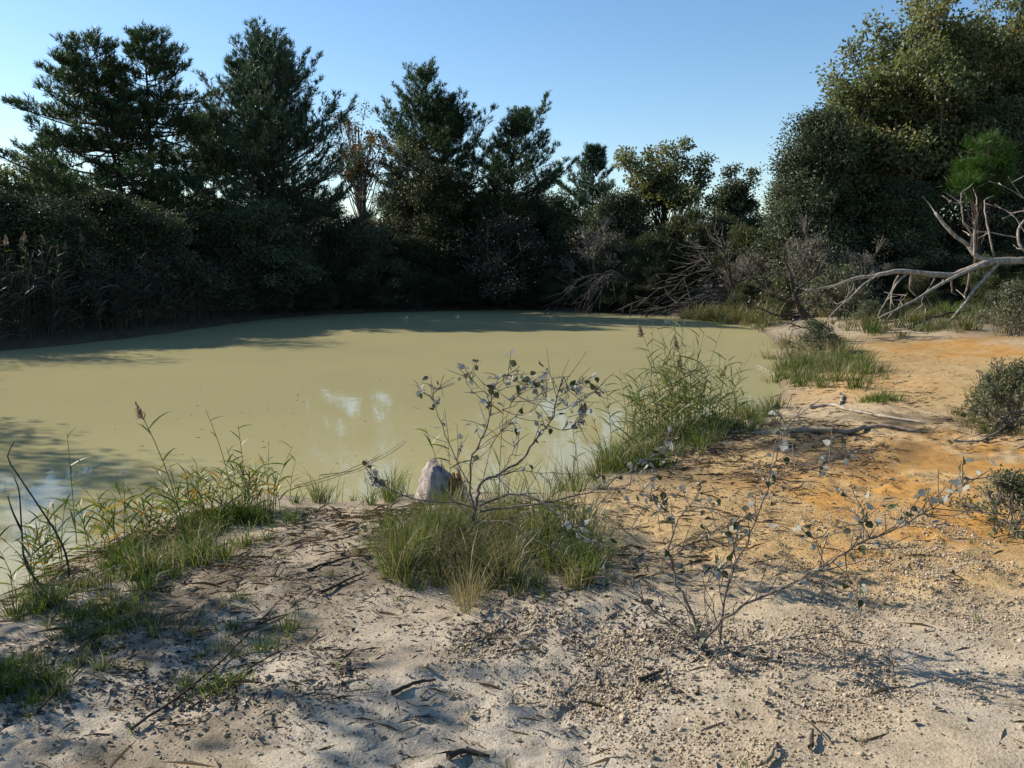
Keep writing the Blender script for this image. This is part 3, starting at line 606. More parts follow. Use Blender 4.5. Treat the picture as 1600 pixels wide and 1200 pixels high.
br = [([(1545, 409), (1520, 420), (1481, 438), (1442, 461), (1402, 483), (1373, 497)], (DY, DY - 1.3), .095, .03), ([(1560, 412), (1528, 446), (1508, 473), (1489, 497), (1475, 508)], (DY, DY - .9), .075, .035),
      ([(1560, 409), (1526, 401), (1512, 383), (1493, 369), (1473, 348), (1461, 332)], (DY + .1, DY + .5), .12, .06), ([(1516, 388), (1518, 367), (1506, 348), (1502, 324), (1502, 301)], (DY + .2, DY), .045, .02),
      ([(1502, 318), (1485, 315), (1473, 305)], DY + .1, .02, .008), ([(1522, 398), (1524, 356), (1528, 332), (1524, 320)], (DY + .1, DY - .2), .055, .03), ([(1553, 400), (1545, 364), (1540, 336), (1538, 313)], (DY, DY + .3), .045, .025),
      ([(1371, 430), (1348, 446), (1324, 469), (1305, 485), (1283, 510)], (DY - .4, DY - 1.2), .045, .018), ([(1418, 428), (1402, 442), (1393, 461), (1391, 485)], (DY - .2, DY - .6), .045, .02), ([(1404, 430), (1391, 458), (1379, 481), (1371, 494)], (DY - .2, DY - .2), .04, .02),
      ([(1424, 428), (1422, 450), (1430, 462)], (DY, DY + .2), .055, .03), ([(1516, 420), (1512, 446), (1508, 461), (1513, 487)], (DY, DY + .5), .05, .02), ([(1487, 432), (1487, 457)], (DY, DY + .3), .045, .03), ([(1324, 438), (1326, 457), (1320, 470)], (DY - .4, DY - .1), .025, .012),
      ([(1640, 402), (1600, 392), (1591, 372), (1592, 356), (1604, 340)], (DY, DY + .3), .07, .045), ([(1592, 372), (1560, 366), (1535, 362), (1515, 368)], (DY + .3, DY + .6), .03, .012), ([(1620, 395), (1590, 345), (1570, 328), (1540, 318)], (DY + .2, DY + .8), .03, .01),
      ([(1640, 340), (1600, 310), (1570, 292), (1545, 283)], (DY + .6, DY + .9), .025, .008), ([(1600, 310), (1585, 290), (1575, 275)], DY + .8, .015, .006), ([(1660, 380), (1620, 335), (1595, 330), (1565, 342)], (DY + .4, DY + .7), .025, .01),
      ([(1461, 434), (1440, 470), (1452, 483)], (DY - .1, DY - .4), .02, .01), ([(1402, 483), (1410, 470), (1418, 457)], DY - 1.0, .016, .008), ([(1269, 452), (1245, 462), (1228, 470)], DY - .6, .018, .008)]
for pts, Yy, r0, r1 in br: dead('branch', pts, Yy, r0, r1)

# dead brush lying at the far corner of the pond
def brush(name, label, u0, v0, Y, tips, seed, r=0.05, sub=14):
    rg = np.random.default_rng(seed); b = at(u0, v0, Y); o = empty(name, b); tag(o, label, 'dead branches')
    for (u, v, sag) in tips:
        T = Tubes(); e = at(u, v, Y + rg.uniform(-1.0, .6)); m = (b + e) / 2 + np.array([0, 0, sag])
        p = smooth_path([b, m, e], 9) - b; p[1:] += np.cumsum(rg.normal(0, 0.05, (8, 3)), 0); T.add(p, np.linspace(r, 0.012, 9) * .7)
        for k in range(sub):
            q = p[rg.integers(3, 9)]; d = norm(norm(p[-1] - p[2]) + rg.normal(0, .55, 3) + np.array([0, 0, -.3])); l = rg.uniform(.4, 1.3)
            e2 = q + d * l + np.array([0, 0, -.12 * l]); T.add([q, (q + e2) / 2 + rg.normal(0, .05, 3), e2], [.014, .010, .005])
        add_obj('branch', T.mesh('branch', 4, .2, seed), M['brushbark'], o)
    return o
brush('dead_brush', 'tangle of bare grey arching branches at the far water corner', 1150, 478, 28.5, [(1010, 490, .3), (1020, 460, .9), (1040, 440, 1.0), (1075, 415, .8), (1000, 475, .7), (1090, 390, .6), (1120, 380, .4), (1035, 488, .2), (1060, 470, .5), (1110, 420, .5), (1180, 420, .3), (1200, 450, .4), (1130, 400, .6), (1055, 492, .4)], 5)
brush('dead_brush', 'drooping bare branches dipping into the shaded far water', 985, 440, 30.5, [(880, 488, .7), (900, 490, .8), (920, 489, .8), (940, 490, .7), (860, 470, .6), (925, 455, .3), (960, 490, .5), (890, 450, .3), (1000, 489, .3)], 6, .04)

# ------------------------------------------------------------ leaning dark sapling on the right shore
lb = gp(1293, 532)
ls = empty('leaning_sapling', lb); tag(ls, 'dark-barked sapling leaning over the water with sparse pale leaves', 'sapling')
lp = np.array([at(u, v, lb[1] - .02 * i) for i, (u, v) in enumerate([(1295, 537), (1273, 508), (1254, 489), (1246, 473), (1238, 446), (1234, 426)])]) - lb
T = Tubes(); T.add(smooth_path(lp, 13), np.linspace(.11, .03, 13)); add_obj('trunk', T.mesh('trunk', 7, .25), M['darkbark'], ls)
T = Tubes(); rg = np.random.default_rng(77); lpos = []
for pts in ([(1246, 489), (1214, 493), (1187, 481), (1172, 482)], [(1246, 470), (1222, 470), (1206, 458), (1190, 452)], [(1238, 446), (1222, 430), (1205, 425)], [(1236, 440), (1250, 415), (1262, 395)], [(1254, 489), (1275, 470), (1290, 450)], [(1240, 455), (1262, 440), (1280, 425)], [(1273, 508), (1255, 512), (1235, 505)], [(1234, 426), (1225, 400), (1228, 380)]):
    p = smooth_path(np.array([at(u, v, lb[1] + rg.uniform(-.3, .3)) for u, v in pts]) - lb, 8); T.add(p, np.linspace(.03, .008, 8))
    for q in p[2:]:
        for k in range(4):
            e = q + rg.normal(0, .16, 3); T.add([q, (q + e) / 2 + rg.normal(0, .02, 3), e], [.006, .005, .003]); lpos += [e + rg.normal(0, .05, 3) for _ in range(2)]
add_obj('branch', T.mesh('branch', 4, .2), M['darkbark'], ls)
lpos = np.array(lpos); v, f, tt = leaf_cards(rg, lpos, rg.normal(size=lpos.shape), rg.normal(size=lpos.shape) + np.array([0, 0, .6]), .06, .042)
add_obj('foliage', build_mesh('foliage', v, f, tint=tt), M['cistus'], ls)

# ------------------------------------------------------------ white poplar saplings with their leaves
def poplar_leaf_mesh(seed):
    rg = np.random.default_rng(seed)
    prof = [(0, 0.0), (.08, .26), (.25, .46), (.42, .40), (.55, .44), (.72, .24), (.86, .15), (1, 0)]
    V = []; Fc = []
    for i, (t, w) in enumerate(prof):
        bend = -.22 * t * t + rg.normal(0, .01); cup = .22 * w * rg.uniform(.6, 1.3)
        wl = w * rg.uniform(.85, 1.12); wr = w * rg.uniform(.85, 1.12)
        V += [(-wl, t, bend + cup), (0, t, bend), (wr, t, bend + cup)]
    for i in range(len(prof) - 1):
        a = i * 3; Fc += [(a, a + 1, a + 4, a + 3), (a + 1, a + 2, a + 5, a + 4)]
    # petiole
    b = len(V); V += [(-.012, -.35, -.03), (.012, -.35, -.03), (.012, 0.02, 0), (-.012, 0.02, 0)]; Fc.append((b, b + 1, b + 2, b + 3))
    me = build_mesh('leaf', np.array(V), np.array(Fc), tint=np.full(len(V), .5), smooth=True); me.materials.append(M['poplar']); return me
LEAF = [poplar_leaf_mesh(s) for s in range(6)]
def sapling(label, base_px, branches, seed, leafL, name='poplar_sapling', max_leaves=290, spread=.25):
    rg = np.random.default_rng(seed); b = gp(*base_px); o = empty(name, b); tag(o, label, 'sapling')
    nleaf = 0
    for bi, (pts, dy0, dy1, r0, r1, nl, start) in enumerate(branches):
        m = len(pts); ys = b[1] + dy0 + (dy1 - dy0) * np.linspace(0, 1, m)
        P = np.array([at(u, v, y) for (u, v), y in zip(pts, ys)]) - b
        n = 3 * m; p = smooth_path(P, n); p[1:-1] += rg.normal(0, .004, (n - 2, 3))
        T = Tubes(); T.add(p, np.linspace(r0, r1, n) * .68)
        spots = []
        for k in range(int(n * .8)):
            i0 = int(rg.integers(2, n)); d = norm(norm(p[i0] - p[i0 - 1]) * .8 + rg.normal(0, .55, 3)); l = rg.uniform(.04, .24) * (r0 / .008) ** .3
            e = p[i0] + d * l; T.add([p[i0], p[i0] + d * l * .5 + rg.normal(0, .008, 3), e], [.0024, .002, .0012])
        for k in range(nl):
            q = start + (1 - start) * rg.random() ** .8; i0 = min(int(q * (n - 1)), n - 1); pt = p[i0]
            if rg.random() < .55:
                d = norm(norm(p[min(i0 + 1, n - 1)] - p[i0 - 1]) * .7 + rg.normal(0, .6, 3) + np.array([0, 0, .25])); l = rg.uniform(.04, .16)
                e = pt + d * l; T.add([pt, pt + d * l * .5 + rg.normal(0, .006, 3), e], [.0026, .002, .0014]); spots += [e, pt + d * l * .7]
            else: spots.append(pt)
        spots.append(p[-1])
        add_obj('stem' if bi == 0 else 'branch', T.mesh('branch', 6, .2, seed + bi), M['saplingbark'], o)
        for s in spots:
            if nleaf >= max_leaves: break
            ax = Vector(rg.normal(0, 1, 3) + np.array([0, 0, -.25])).normalized()
            lo = bpy.data.objects.new('leaf', LEAF[int(rg.integers(0, 6))]); COL.objects.link(lo); lo.parent = o
            L = leafL * rg.uniform(.55, 1.15); lo.scale = (L * .8, L, L)
            q = ax.to_track_quat('Y', 'Z'); q = q @ __import__('mathutils').Quaternion((0, 1, 0), float(rg.uniform(0, 6.28)))
            lo.rotation_mode = 'QUATERNION'; lo.rotation_quaternion = q; lo.location = Vector(s) + ax * L * .35; nleaf += 1
    return o
CB = [([(752, 862), (745, 830), (742, 800), (747, 775), (752, 755), (780, 740), (815, 718), (835, 690), (850, 670), (862, 655), (868, 635), (872, 615), (881, 588)], 0, .1, .016, .005, 16, .6),
      ([(743, 805), (735, 765), (737, 715), (752, 690), (765, 650), (768, 620), (776, 596)], 0, -.15, .011, .003, 10, .55), ([(765, 650), (790, 640), (815, 610), (832, 598), (850, 600)], -.1, -.2, .005, .002, 13, .4),
      ([(768, 620), (748, 605), (735, 592), (724, 587)], -.1, .1, .004, .002, 8, .2), ([(775, 600), (785, 588), (800, 582)], -.15, -.25, .003, .002, 7, .2),
      ([(745, 795), (700, 785), (640, 778), (610, 765), (590, 755), (580, 752)], 0, -.3, .007, .002, 9, .6), ([(738, 765), (712, 715), (692, 670), (680, 640), (672, 618), (655, 612)], 0, .2, .005, .002, 11, .45),
      ([(672, 620), (688, 603)], .2, .2, .002, .0015, 3, .3), ([(750, 790), (800, 772), (840, 780), (880, 810), (905, 835), (935, 850)], 0, -.6, .010, .003, 8, .6),
      ([(750, 800), (800, 792), (860, 785), (920, 768), (965, 748), (1005, 722), (1045, 700)], 0, -.5, .010, .003, 22, .5), ([(935, 762), (985, 765), (1020, 775), (1040, 792)], -.35, -.6, .005, .002, 12, .3),
      ([(755, 752), (800, 738), (850, 738), (940, 743)], 0, .3, .005, .002, 4, .4), ([(870, 640), (892, 634), (912, 618), (935, 612)], .1, 0, .004, .002, 9, .3), ([(856, 665), (882, 672), (905, 660), (912, 640)], .08, .0, .004, .002, 10, .2),
      ([(868, 635), (852, 622), (845, 612)], .1, .2, .003, .002, 6, .3), ([(872, 612), (895, 603), (915, 598)], .1, .2, .003, .002, 7, .2), ([(742, 800), (725, 760), (715, 720), (722, 690)], 0, .3, .005, .002, 5, .4), ([(765, 700), (785, 670), (800, 655), (835, 640)], 0, .15, .004, .002, 6, .3),
      ([(780, 742), (800, 710), (805, 690), (815, 668)], .05, .2, .004, .002, 5, .3), ([(745, 815), (790, 815), (830, 840), (870, 860)], 0, -.4, .006, .002, 5, .5), ([(742, 815), (700, 840), (685, 880), (670, 930)], 0, -.5, .005, .002, 5, .5), ([(860, 785), (905, 800), (960, 815), (1000, 830)], -.2, -.6, .004, .002, 8, .4)]
sapling('white poplar sapling with sprawling branches growing from the grass clump', (752, 858), CB, 101, .046)
RB = [([(1100, 1024), (1091, 990), (1080, 957), (1059, 915), (1048, 873), (1047, 855), (1059, 817), (1082, 785), (1100, 766)], 0, .15, .011, .003, 12, .5),
      ([(1124, 1016), (1131, 943), (1147, 883), (1171, 836), (1194, 775), (1208, 729), (1220, 677), (1221, 645)], .05, .05, .008, .002, 20, .4), ([(1098, 1005), (1133, 962), (1189, 934), (1255, 904), (1287, 887), (1320, 864), (1348, 845), (1390, 831), (1437, 806), (1479, 778), (1511, 750)], 0, -.25, .009, .003, 30, .35),
      ([(1048, 873), (1077, 852), (1124, 827), (1180, 803)], .05, .2, .005, .002, 9, .4), ([(1100, 1005), (1059, 981), (1017, 948), (984, 915), (937, 894)], 0, .2, .005, .002, 9, .5), ([(1130, 950), (1124, 901), (1147, 859), (1150, 836)], .05, 0, .004, .002, 6, .4),
      ([(1287, 887), (1282, 855), (1268, 833)], -.1, -.1, .003, .002, 4, .5), ([(1357, 843), (1346, 812), (1348, 780)], -.15, -.2, .003, .002, 5, .4), ([(1200, 760), (1227, 738), (1268, 733), (1297, 719), (1320, 700)], .05, .3, .004, .002, 13, .35), ([(1118, 1015), (1200, 1002), (1290, 985), (1362, 952)], 0, -.35, .004, .002, 3, .9),
      ([(1255, 904), (1275, 910), (1300, 915)], -.1, -.15, .003, .002, 9, .2), ([(1100, 1018), (1085, 1000), (1078, 975)], 0, -.1, .005, .002, 2, .4), ([(1059, 817), (1030, 800), (1000, 790)], .1, .3, .003, .002, 7, .4), ([(1128, 985), (1100, 930), (1120, 890)], 0, -.1, .004, .002, 4, .4)]
sapling('white poplar sapling with a long slanting shoot on the bare gravelly sand', (1108, 1018), RB, 102, .038)

# ------------------------------------------------------------ grass, reeds, litter
def scatter_px(rg, n, poly_uv, jitter=.05):
    """points on the ground inside a patch given by its outline"""
    W = np.array([gp(u, v)[:2] for u, v in poly_uv]); lo, hi = W.min(0), W.max(0); out = []
    while sum(map(len, out)) < n:
        p = lo + (hi - lo) * rg.random((n * 3, 2)); ins = np.zeros(len(p), bool)
        for i in range(len(W)):
            a, b = W[i], W[(i + 1) % len(W)]
            c = ((a[1] > p[:, 1]) != (b[1] > p[:, 1])); ins ^= c & (p[:, 0] < a[0] + (p[:, 1] - a[1]) / ((b[1] - a[1]) or 1e-9) * (b[0] - a[0]))
        p = p[ins]; dens = fbm(p[:, 0] * 5, p[:, 1] * 5, 5, 3); p = p[rg.random(len(p)) < .15 + .85 * sstep(.3, .62, dens)]; out.append(p)
    p = np.concatenate(out)[:n]; p = p + rg.normal(0, jitter, p.shape)
    return np.concatenate([p, np.maximum(height(p[:, 0], p[:, 1]), -.08)[:, None] - .008], 1)
def grass_patch(name, label, poly, n, h, w, seed, mat='grass', lean=(.15, .9), jitter=.09, tmax=1.0, per=55):
    """many small tussocks, each with its own height and tint, blades leaning outwards"""
    rg = np.random.default_rng(seed); k = max(6, n // per); c = scatter_px(rg, k, poly, jitter)
    far = max(1.0, float(np.median(np.hypot(c[:, 0], c[:, 1]))) / 6)
    size = rg.random(k) ** 1.6 + .22; idn = rg.choice(k, n, p=size / size.sum())
    r = np.abs(rg.normal(0, 1, n)) * (.012 + .045 * size[idn]) * min(far, 3); a = rg.random(n) * 6.283
    p = c[idn].copy(); p[:, 0] += r * np.cos(a); p[:, 1] += r * np.sin(a)
    p[:, 2] = np.maximum(height(p[:, 0], p[:, 1]), -.08) - .006
    hh = h * (.25 + .95 * size[idn]) * (rg.uniform(.3, 1.0, n) + .5 * rg.random(n) ** 5)
    aa = a + rg.normal(0, .6, n); dirs = np.stack([np.cos(aa), np.sin(aa), np.zeros(n)], 1)
    tn = np.clip((rg.normal(0, .16, n) + rg.random(k)[idn] * .75 + .1 + .35 * (rg.random(n) < .12)) * tmax, 0, 1)
    v, f, t = blades(rg, p, hh, w * rg.uniform(.6, 1.3, n), rg.uniform(*lean, n), dirs, tint=tn)
    return tag(add_obj(name, build_mesh(name, v, f, tint=t), M[mat]), label, kind='stuff')
def ell(u, v, ru, rv, n=14):
    return [(u + ru * math.cos(a), v + rv * math.sin(a)) for a in np.linspace(0, 2 * math.pi, n, endpoint=False)]
GP = [('green grass clump around the poplar sapling', ell(785, 880, 150, 58), 4600, .20, .0040, 'grass', .93), ('grey dry grass on the clump beside the sapling', ell(715, 875, 110, 66), 5500, .24, .0032, 'drygrass', 1), ('tall thin grass stems in the clump around the sapling', ell(775, 868, 165, 64), 1800, .42, .0034, 'grass', 1), ('grass strip along the near left shore', [(60, 985), (40, 940), (150, 880), (260, 830), (360, 800), (420, 800), (430, 840), (330, 880), (230, 930), (130, 985)], 7000, .16, .0045, 'grass', .95),
      ('grass tuft at the lower left edge', ell(20, 1070, 60, 38), 2600, .08, .004, 'grass', .8), ('sparse grass on the left sand', ell(300, 990, 170, 60), 1900, .07, .004, 'grass', .9), ('grass tuft on shaded sand', ell(330, 1075, 40, 18), 500, .07, .004, 'grass', .8),
      ('grass below the reeds on the right shore', [(960, 720), (985, 695), (1060, 672), (1150, 652), (1200, 640), (1200, 660), (1120, 685), (1060, 720), (990, 745)], 7000, .20, .006, 'grass', .92), ('grass at the foot of the leaning sapling', ell(1305, 588, 95, 22), 3000, .34, .009, 'grass', .9),
      ('dry grass along the right shore', [(1195, 565), (1240, 535), (1330, 540), (1330, 575), (1260, 600), (1215, 615)], 2400, .38, .009, 'drygrass', .9), ('small grass tuft on the ochre path', ell(1368, 624, 24, 8), 700, .12, .008, 'grass', .7),
      ('dry grassy ground beneath the dead tree', [(1080, 497), (1180, 505), (1300, 520), (1420, 530), (1600, 520), (1660, 470), (1300, 470), (1120, 478)], 7000, .36, .014, 'drygrass', .75), ('green growth under the dead tree', [(1300, 515), (1420, 528), (1560, 500), (1560, 470), (1350, 475)], 3500, .34, .014, 'grass', .8),
      ('brown heath litter at the path edge', ell(1560, 660, 70, 22), 1500, .10, .008, 'drygrass', 1), ('thin dry grass by the cistus bush', ell(1575, 625, 60, 40), 2200, .20, .008, 'drygrass', 1), ('sedge fringe at the far right corner of the pond', [(1060, 499), (1130, 505), (1190, 518), (1200, 505), (1130, 492), (1070, 488)], 1800, .7, .014, 'drygrass', .6),
      ('thin grass at the water edge beside the stump', [(470, 792), (600, 792), (690, 790), (690, 775), (560, 778), (470, 778)], 700, .26, .005, 'grass', 1), ('weedy shore grass right of the poplar sapling', [(880, 790), (950, 760), (960, 715), (930, 720), (900, 765)], 900, .35, .006, 'grass', 1)]
for k, (lab, poly, n, h, w, mt, tm) in enumerate(GP): grass_patch('grass', lab, poly, n, h, w, 200 + k, mt, tmax=tm)

def reed_parts(rg, base, h, lean, az, leaf_n, leafL, leafW, stem_r, plume=0.0, single=False):
    """one reed: stem path, leaf strips and plume strands"""
    s = np.linspace(0, 1, 7); d = np.array([math.cos(az), math.sin(az), 0])
    P = base + np.outer(s * h, [0, 0, 1]) * (1 - .12 * lean) + np.outer(lean * h * s ** 1.8, d)
    LV = []; LF = []; LT = []; b = 0
    for k in range(leaf_n):
        q = .18 + .80 * (k + rg.random()) / leaf_n; p0 = np.array([np.interp(q, s, P[:, i]) for i in range(3)])
        a = az + (k % 2) * math.pi + rg.normal(0, .7); o = np.array([math.cos(a), math.sin(a), 0]); L = leafL * rg.uniform(.6, 1.15) * (1.1 - .45 * q); up = rg.uniform(.35, 1.5)
        t = np.linspace(0, 1, 5); c = p0 + np.outer(t * L, norm(o + np.array([0, 0, up]))) + np.outer(-.28 * L * t ** 2.4, [0, 0, 1]) + np.outer(.15 * L * t ** 2, o)
        sd_ = norm(np.cross(o + np.array([0, 0, up]), rg.normal(size=3))); w = leafW * .5 * np.array([.6, 1, .85, .5, .03])
        V = np.stack([c + sd_ * w[:, None], c - sd_ * w[:, None]], 1).reshape(-1, 3); i = np.arange(4) * 2
        LV.append(V); LF.append(np.stack([i, i + 1, i + 3, i + 2], 1) + (0 if single else b)); b += len(V); LT.append(np.full(len(V), rg.random()))
    PL = None
    if plume > 0:
        n = 90; q = rg.random(n) ; ax = norm(P[-1] - P[-2]); pp = P[-1] + np.outer(q * plume, ax) - ax * plume * .25
        dr = ax * .7 + rg.normal(0, .45, (n, 3)) + d * .35 + np.array([0, 0, -.1]); PL = leaf_cards(rg, pp, dr, rg.normal(size=(n, 3)), plume * .42 * (1.15 - q), .012 * plume / .25)
    if single: return P, list(zip(LV, LF, LT)), PL
    return P, (np.concatenate(LV), np.concatenate(LF), np.concatenate(LT)) if LV else None, PL
def reed_thing(label, px, h, lean, az, leaf_n=9, leafL=.3, leafW=.014, plume=0.0, seed=0, r=.0035, group=None, lift=0, mat='reed'):
    rg = np.random.default_rng(seed); b = gp(*px); b[2] = max(b[2], -.05); o = empty('reed', b); tag(o, label, 'reed', group)
    P, lv, pl = reed_parts(rg, np.zeros(3), h, lean, az, leaf_n, leafL, leafW, r, plume, True)
    T = Tubes(); T.add(P, np.linspace(r, r * .5, 7)); add_obj('stem', T.mesh('stem', 5), M['reed' if mat == 'reed' else 'dryreed_shaded'], o)
    for a_, b_, c_ in lv: add_obj('leaf', build_mesh('leaf', a_, b_, tint=c_), M[mat], o)
    if pl: add_obj('plume', build_mesh('plume', *pl[:2], tint=pl[2]), M['plume'], o)
    return o
def reed_mass(name, label, pts, h, seed, mat='reed', leaf_n=8, leafL=.3, leafW=.014, lean=(.05, .35), r=.0035, plume=0.0, pfrac=0.0):
    rg = np.random.default_rng(seed); T = Tubes(); L = []; PLs = []
    for p in pts:
        P, lv, pl = reed_parts(rg, p, h * rg.uniform(.55, 1.15), rg.uniform(*lean), rg.random() * 6.28, leaf_n, leafL, leafW, r, plume if rg.random() < pfrac else 0)
        T.add(P, np.linspace(r, r * .5, 7)); L.append(lv)
        if pl: PLs.append(pl)
    tm = T.mesh('s', 4); v, f, t = join(L)
    tv = np.empty(len(tm.vertices) * 3, np.float32); tm.vertices.foreach_get('co', tv); tv = tv.reshape(-1, 3)
    tf = np.empty(len(tm.polygons) * 4, np.int32); tm.loops.foreach_get('vertex_index', tf); tf = tf.reshape(-1, 4)
    fs = [f, tf + len(v)]; vv = np.concatenate([v, tv]); tt = np.concatenate([t, rg.random(len(tv)) * .1 + .55])
    bpy.data.meshes.remove(tm)
    if PLs:
        a, b_, c = join(PLs); fs.append(b_ + len(vv)); vv = np.concatenate([vv, a]); tt = np.concatenate([tt, np.full(len(a), .80) + rg.random(len(a)) * .06])
    return tag(add_obj(name, build_mesh(name, vv, fs, tint=tt), M[mat]), label, kind='stuff')
rg = np.random.default_rng(300)
pts = scatter_px(rg, 90, [(0, 950), (60, 905), (130, 862), (215, 822), (310, 792), (400, 780), (450, 785), (420, 815), (300, 840), (200, 880), (110, 930), (40, 970)], .04)
reed_mass('reeds', 'young green reeds along the near left shore', pts, .42, 1, leafL=.22, leafW=.011, lean=(.1, .5), r=.003)
pts = scatter_px(rg, 72, [(960, 715), (985, 690), (1060, 672), (1150, 652), (1160, 668), (1060, 700), (990, 735)], .05)
reed_mass('reeds', 'green reed clump on the right shore', pts, .75, 2, 'greenreed', leafL=.32, leafW=.012, lean=(.08, .4), r=.0035, plume=.16, pfrac=.06)
pts = scatter_px(rg, 34, [(1010, 690), (1090, 668), (1110, 680), (1040, 700)], .04)
reed_mass('reeds', 'tall dense reeds at the head of the right clump', pts, 1.15, 3, 'greenreed', leafL=.36, leafW=.012, lean=(.05, .35), r=.0035, plume=.18, pfrac=.08)
def bed(n, poly, seed, dy=(0, 2.2)):
    rg = np.random.default_rng(seed); out = []
    for _ in range(n):
        t = rg.random() * (len(poly) - 1); i = int(t); f = t - i; u = poly[i][0] * (1 - f) + poly[i + 1][0] * f; v_ = poly[i][1] * (1 - f) + poly[i + 1][1] * f
        p = on_plane(u, v_, 0); d = norm(np.array([p[0], p[1], 0])); q = p + d * rg.uniform(*dy); q[2] = max(gz(q[0], q[1]), 0) - .03; out.append(q)
    return out
reed_mass('reeds', 'shaded dry reed bed along the left shore', bed(620, [(-90, 556), (0, 549), (90, 541), (200, 530), (300, 516), (400, 501), (480, 494)], 4), 2.0, 4, 'dryreed_shaded', 9, .5, .026, (.03, .22), .007)
for k, (u, h) in enumerate([(8, 2.2), (34, 2.3), (62, 2.15), (118, 2.25), (140, 2.3), (92, 2.1)]):
    b = on_plane(u, 545 - u * .09, 0); dd = norm(np.array([b[0], b[1], 0])); b = b + dd * (.5 + .15 * (k % 3))
    o = reed_thing('tall reed with pale feathery plume in the left reed bed', (800, 900), h, .1 + .04 * (k % 4), k * 1.3, 11, .5, .024, .26, 400 + k, .007, 'plumed reeds in the left reed bed'); o.location = (b[0], b[1], max(gz(b[0], b[1]), 0) - .03)
pb = gp(290, 872)
def aimed_reed(label, px0, px1, seed, **kw):
    b = gp(*px0); e = at(*px1, b[1]); h = e[2] - b[2]; dx = e[0] - b[0]; ln = abs(dx) / h
    return reed_thing(label, px0, h / (1 - .12 * ln), ln, 0 if dx > 0 else math.pi, seed=seed, **kw)
aimed_reed('leaning reed with brown seed head above the left shore', (292, 870), (224, 650), 451, leaf_n=8, leafL=.26, leafW=.012, plume=.12, r=.004)
aimed_reed('slender bare-topped reed over the water beside the seed head', (365, 800), (322, 640), 452, leaf_n=4, leafL=.16, leafW=.008)
aimed_reed('leafy reed with drooping blades at the left shore', (120, 850), (108, 715), 453, leaf_n=8, leafL=.28, leafW=.014)
aimed_reed('upright leafy reed in the middle of the left shore', (385, 790), (372, 665), 454, leaf_n=8, leafL=.17, leafW=.010)
aimed_reed('reed with brown drooping plume left of the right clump', (1010, 690), (940, 605), 455, leaf_n=5, leafL=.25, leafW=.010, plume=.14)
aimed_reed('tallest reed rising from the right clump', (1040, 690), (1005, 522), 456, leaf_n=8, leafL=.3, leafW=.010, plume=.16)
aimed_reed('reed with brown plume on the far side of the right clump', (1080, 680), (1060, 545), 457, leaf_n=6, leafL=.3, leafW=.010, plume=.18)
aimed_reed('stiff reed behind the poplar sapling', (690, 775), (665, 668), 458, leaf_n=7, leafL=.3, leafW=.014)
aimed_reed('reed with spiky blades beside the stump', (705, 778), (700, 690), 459, leaf_n=8, leafL=.28, leafW=.014)
aimed_reed('yellow-green reed standing among the sapling branches', (780, 780), (788, 625), 460, leaf_n=6, leafL=.34, leafW=.014)
aimed_reed('reed shoot at the water right of the sapling', (905, 775), (895, 672), 461, leaf_n=6, leafL=.16, leafW=.010)
aimed_reed('small reed shoot near the right clump', (945, 745), (925, 650), 462, leaf_n=6, leafL=.2, leafW=.010)

# bare dark twig plant at the lower left shore
tb = gp(112, 925); tw_ = empty('bare_twig', tb); tag(tw_, 'bare dark forked twig standing at the left shore', 'twig')
for k, pts in enumerate(([(109, 928), (106, 880), (92, 840), (60, 790), (30, 745), (12, 715), (22, 690)], [(70, 925), (40, 880), (34, 830), (30, 770), (22, 745)], [(34, 830), (20, 800), (12, 775)])):
    T = Tubes(); p = smooth_path(np.array([at(u, v, tb[1] + .05 * k) for u, v in pts]) - tb, 14); T.add(p, np.linspace(.007, .0025, 14)); add_obj('branch', T.mesh('branch', 5), M['darkstick'], tw_)

# stump at the water's edge
sb = gp(688, 782); st_ = empty('stump', sb - np.array([0, 0, .06])); tag(st_, 'grey weathered stump at the water edge behind the poplar sapling', 'stump')
n_, k_ = 12, 28; rg = np.random.default_rng(9); V = []; jag = rg.normal(0, 1, 28)
for i in range(n_):
    t = i / (n_ - 1); r_ = .185 * (1 - .25 * t) * math.sqrt(max(1 - (max(t - .45, 0) / .56) ** 2, .02))
    for j in range(k_):
        a = j * 2 * math.pi / k_; rr = r_ * (1 + .14 * math.sin(3 * a + 1) + .10 * math.sin(9 * a + .6 * math.sin(i * .7)) + rg.normal(0, .05)); V.append((rr * math.cos(a) * 1.05, rr * math.sin(a) * .9, t * (.36 - .10 * max(0, math.cos(a - .6)) + .02 * jag[j])))
ii = np.arange(n_ * k_).reshape(n_, k_); Q = np.stack([ii[:-1], np.roll(ii[:-1], -1, 1), np.roll(ii[1:], -1, 1), ii[1:]], -1).reshape(-1, 4)
add_obj('body', build_mesh('body', np.array(V), [Q, ii[-1][None, :]], smooth=True), M['stump'], st_)
T = Tubes()
for k in range(7):
    a = -0.9 + .22 * k; x, y = .175 * math.cos(a), .16 * math.sin(a) - .02; T.add([(x, y, -.02), (x * .98, y, .18), (x * .8, y * .8, .29 + .03 * math.sin(k * 2))], [.022, .02, .01])
add_obj('rotten_wood', T.mesh('rotten', 5, .4), M['rot'], st_)

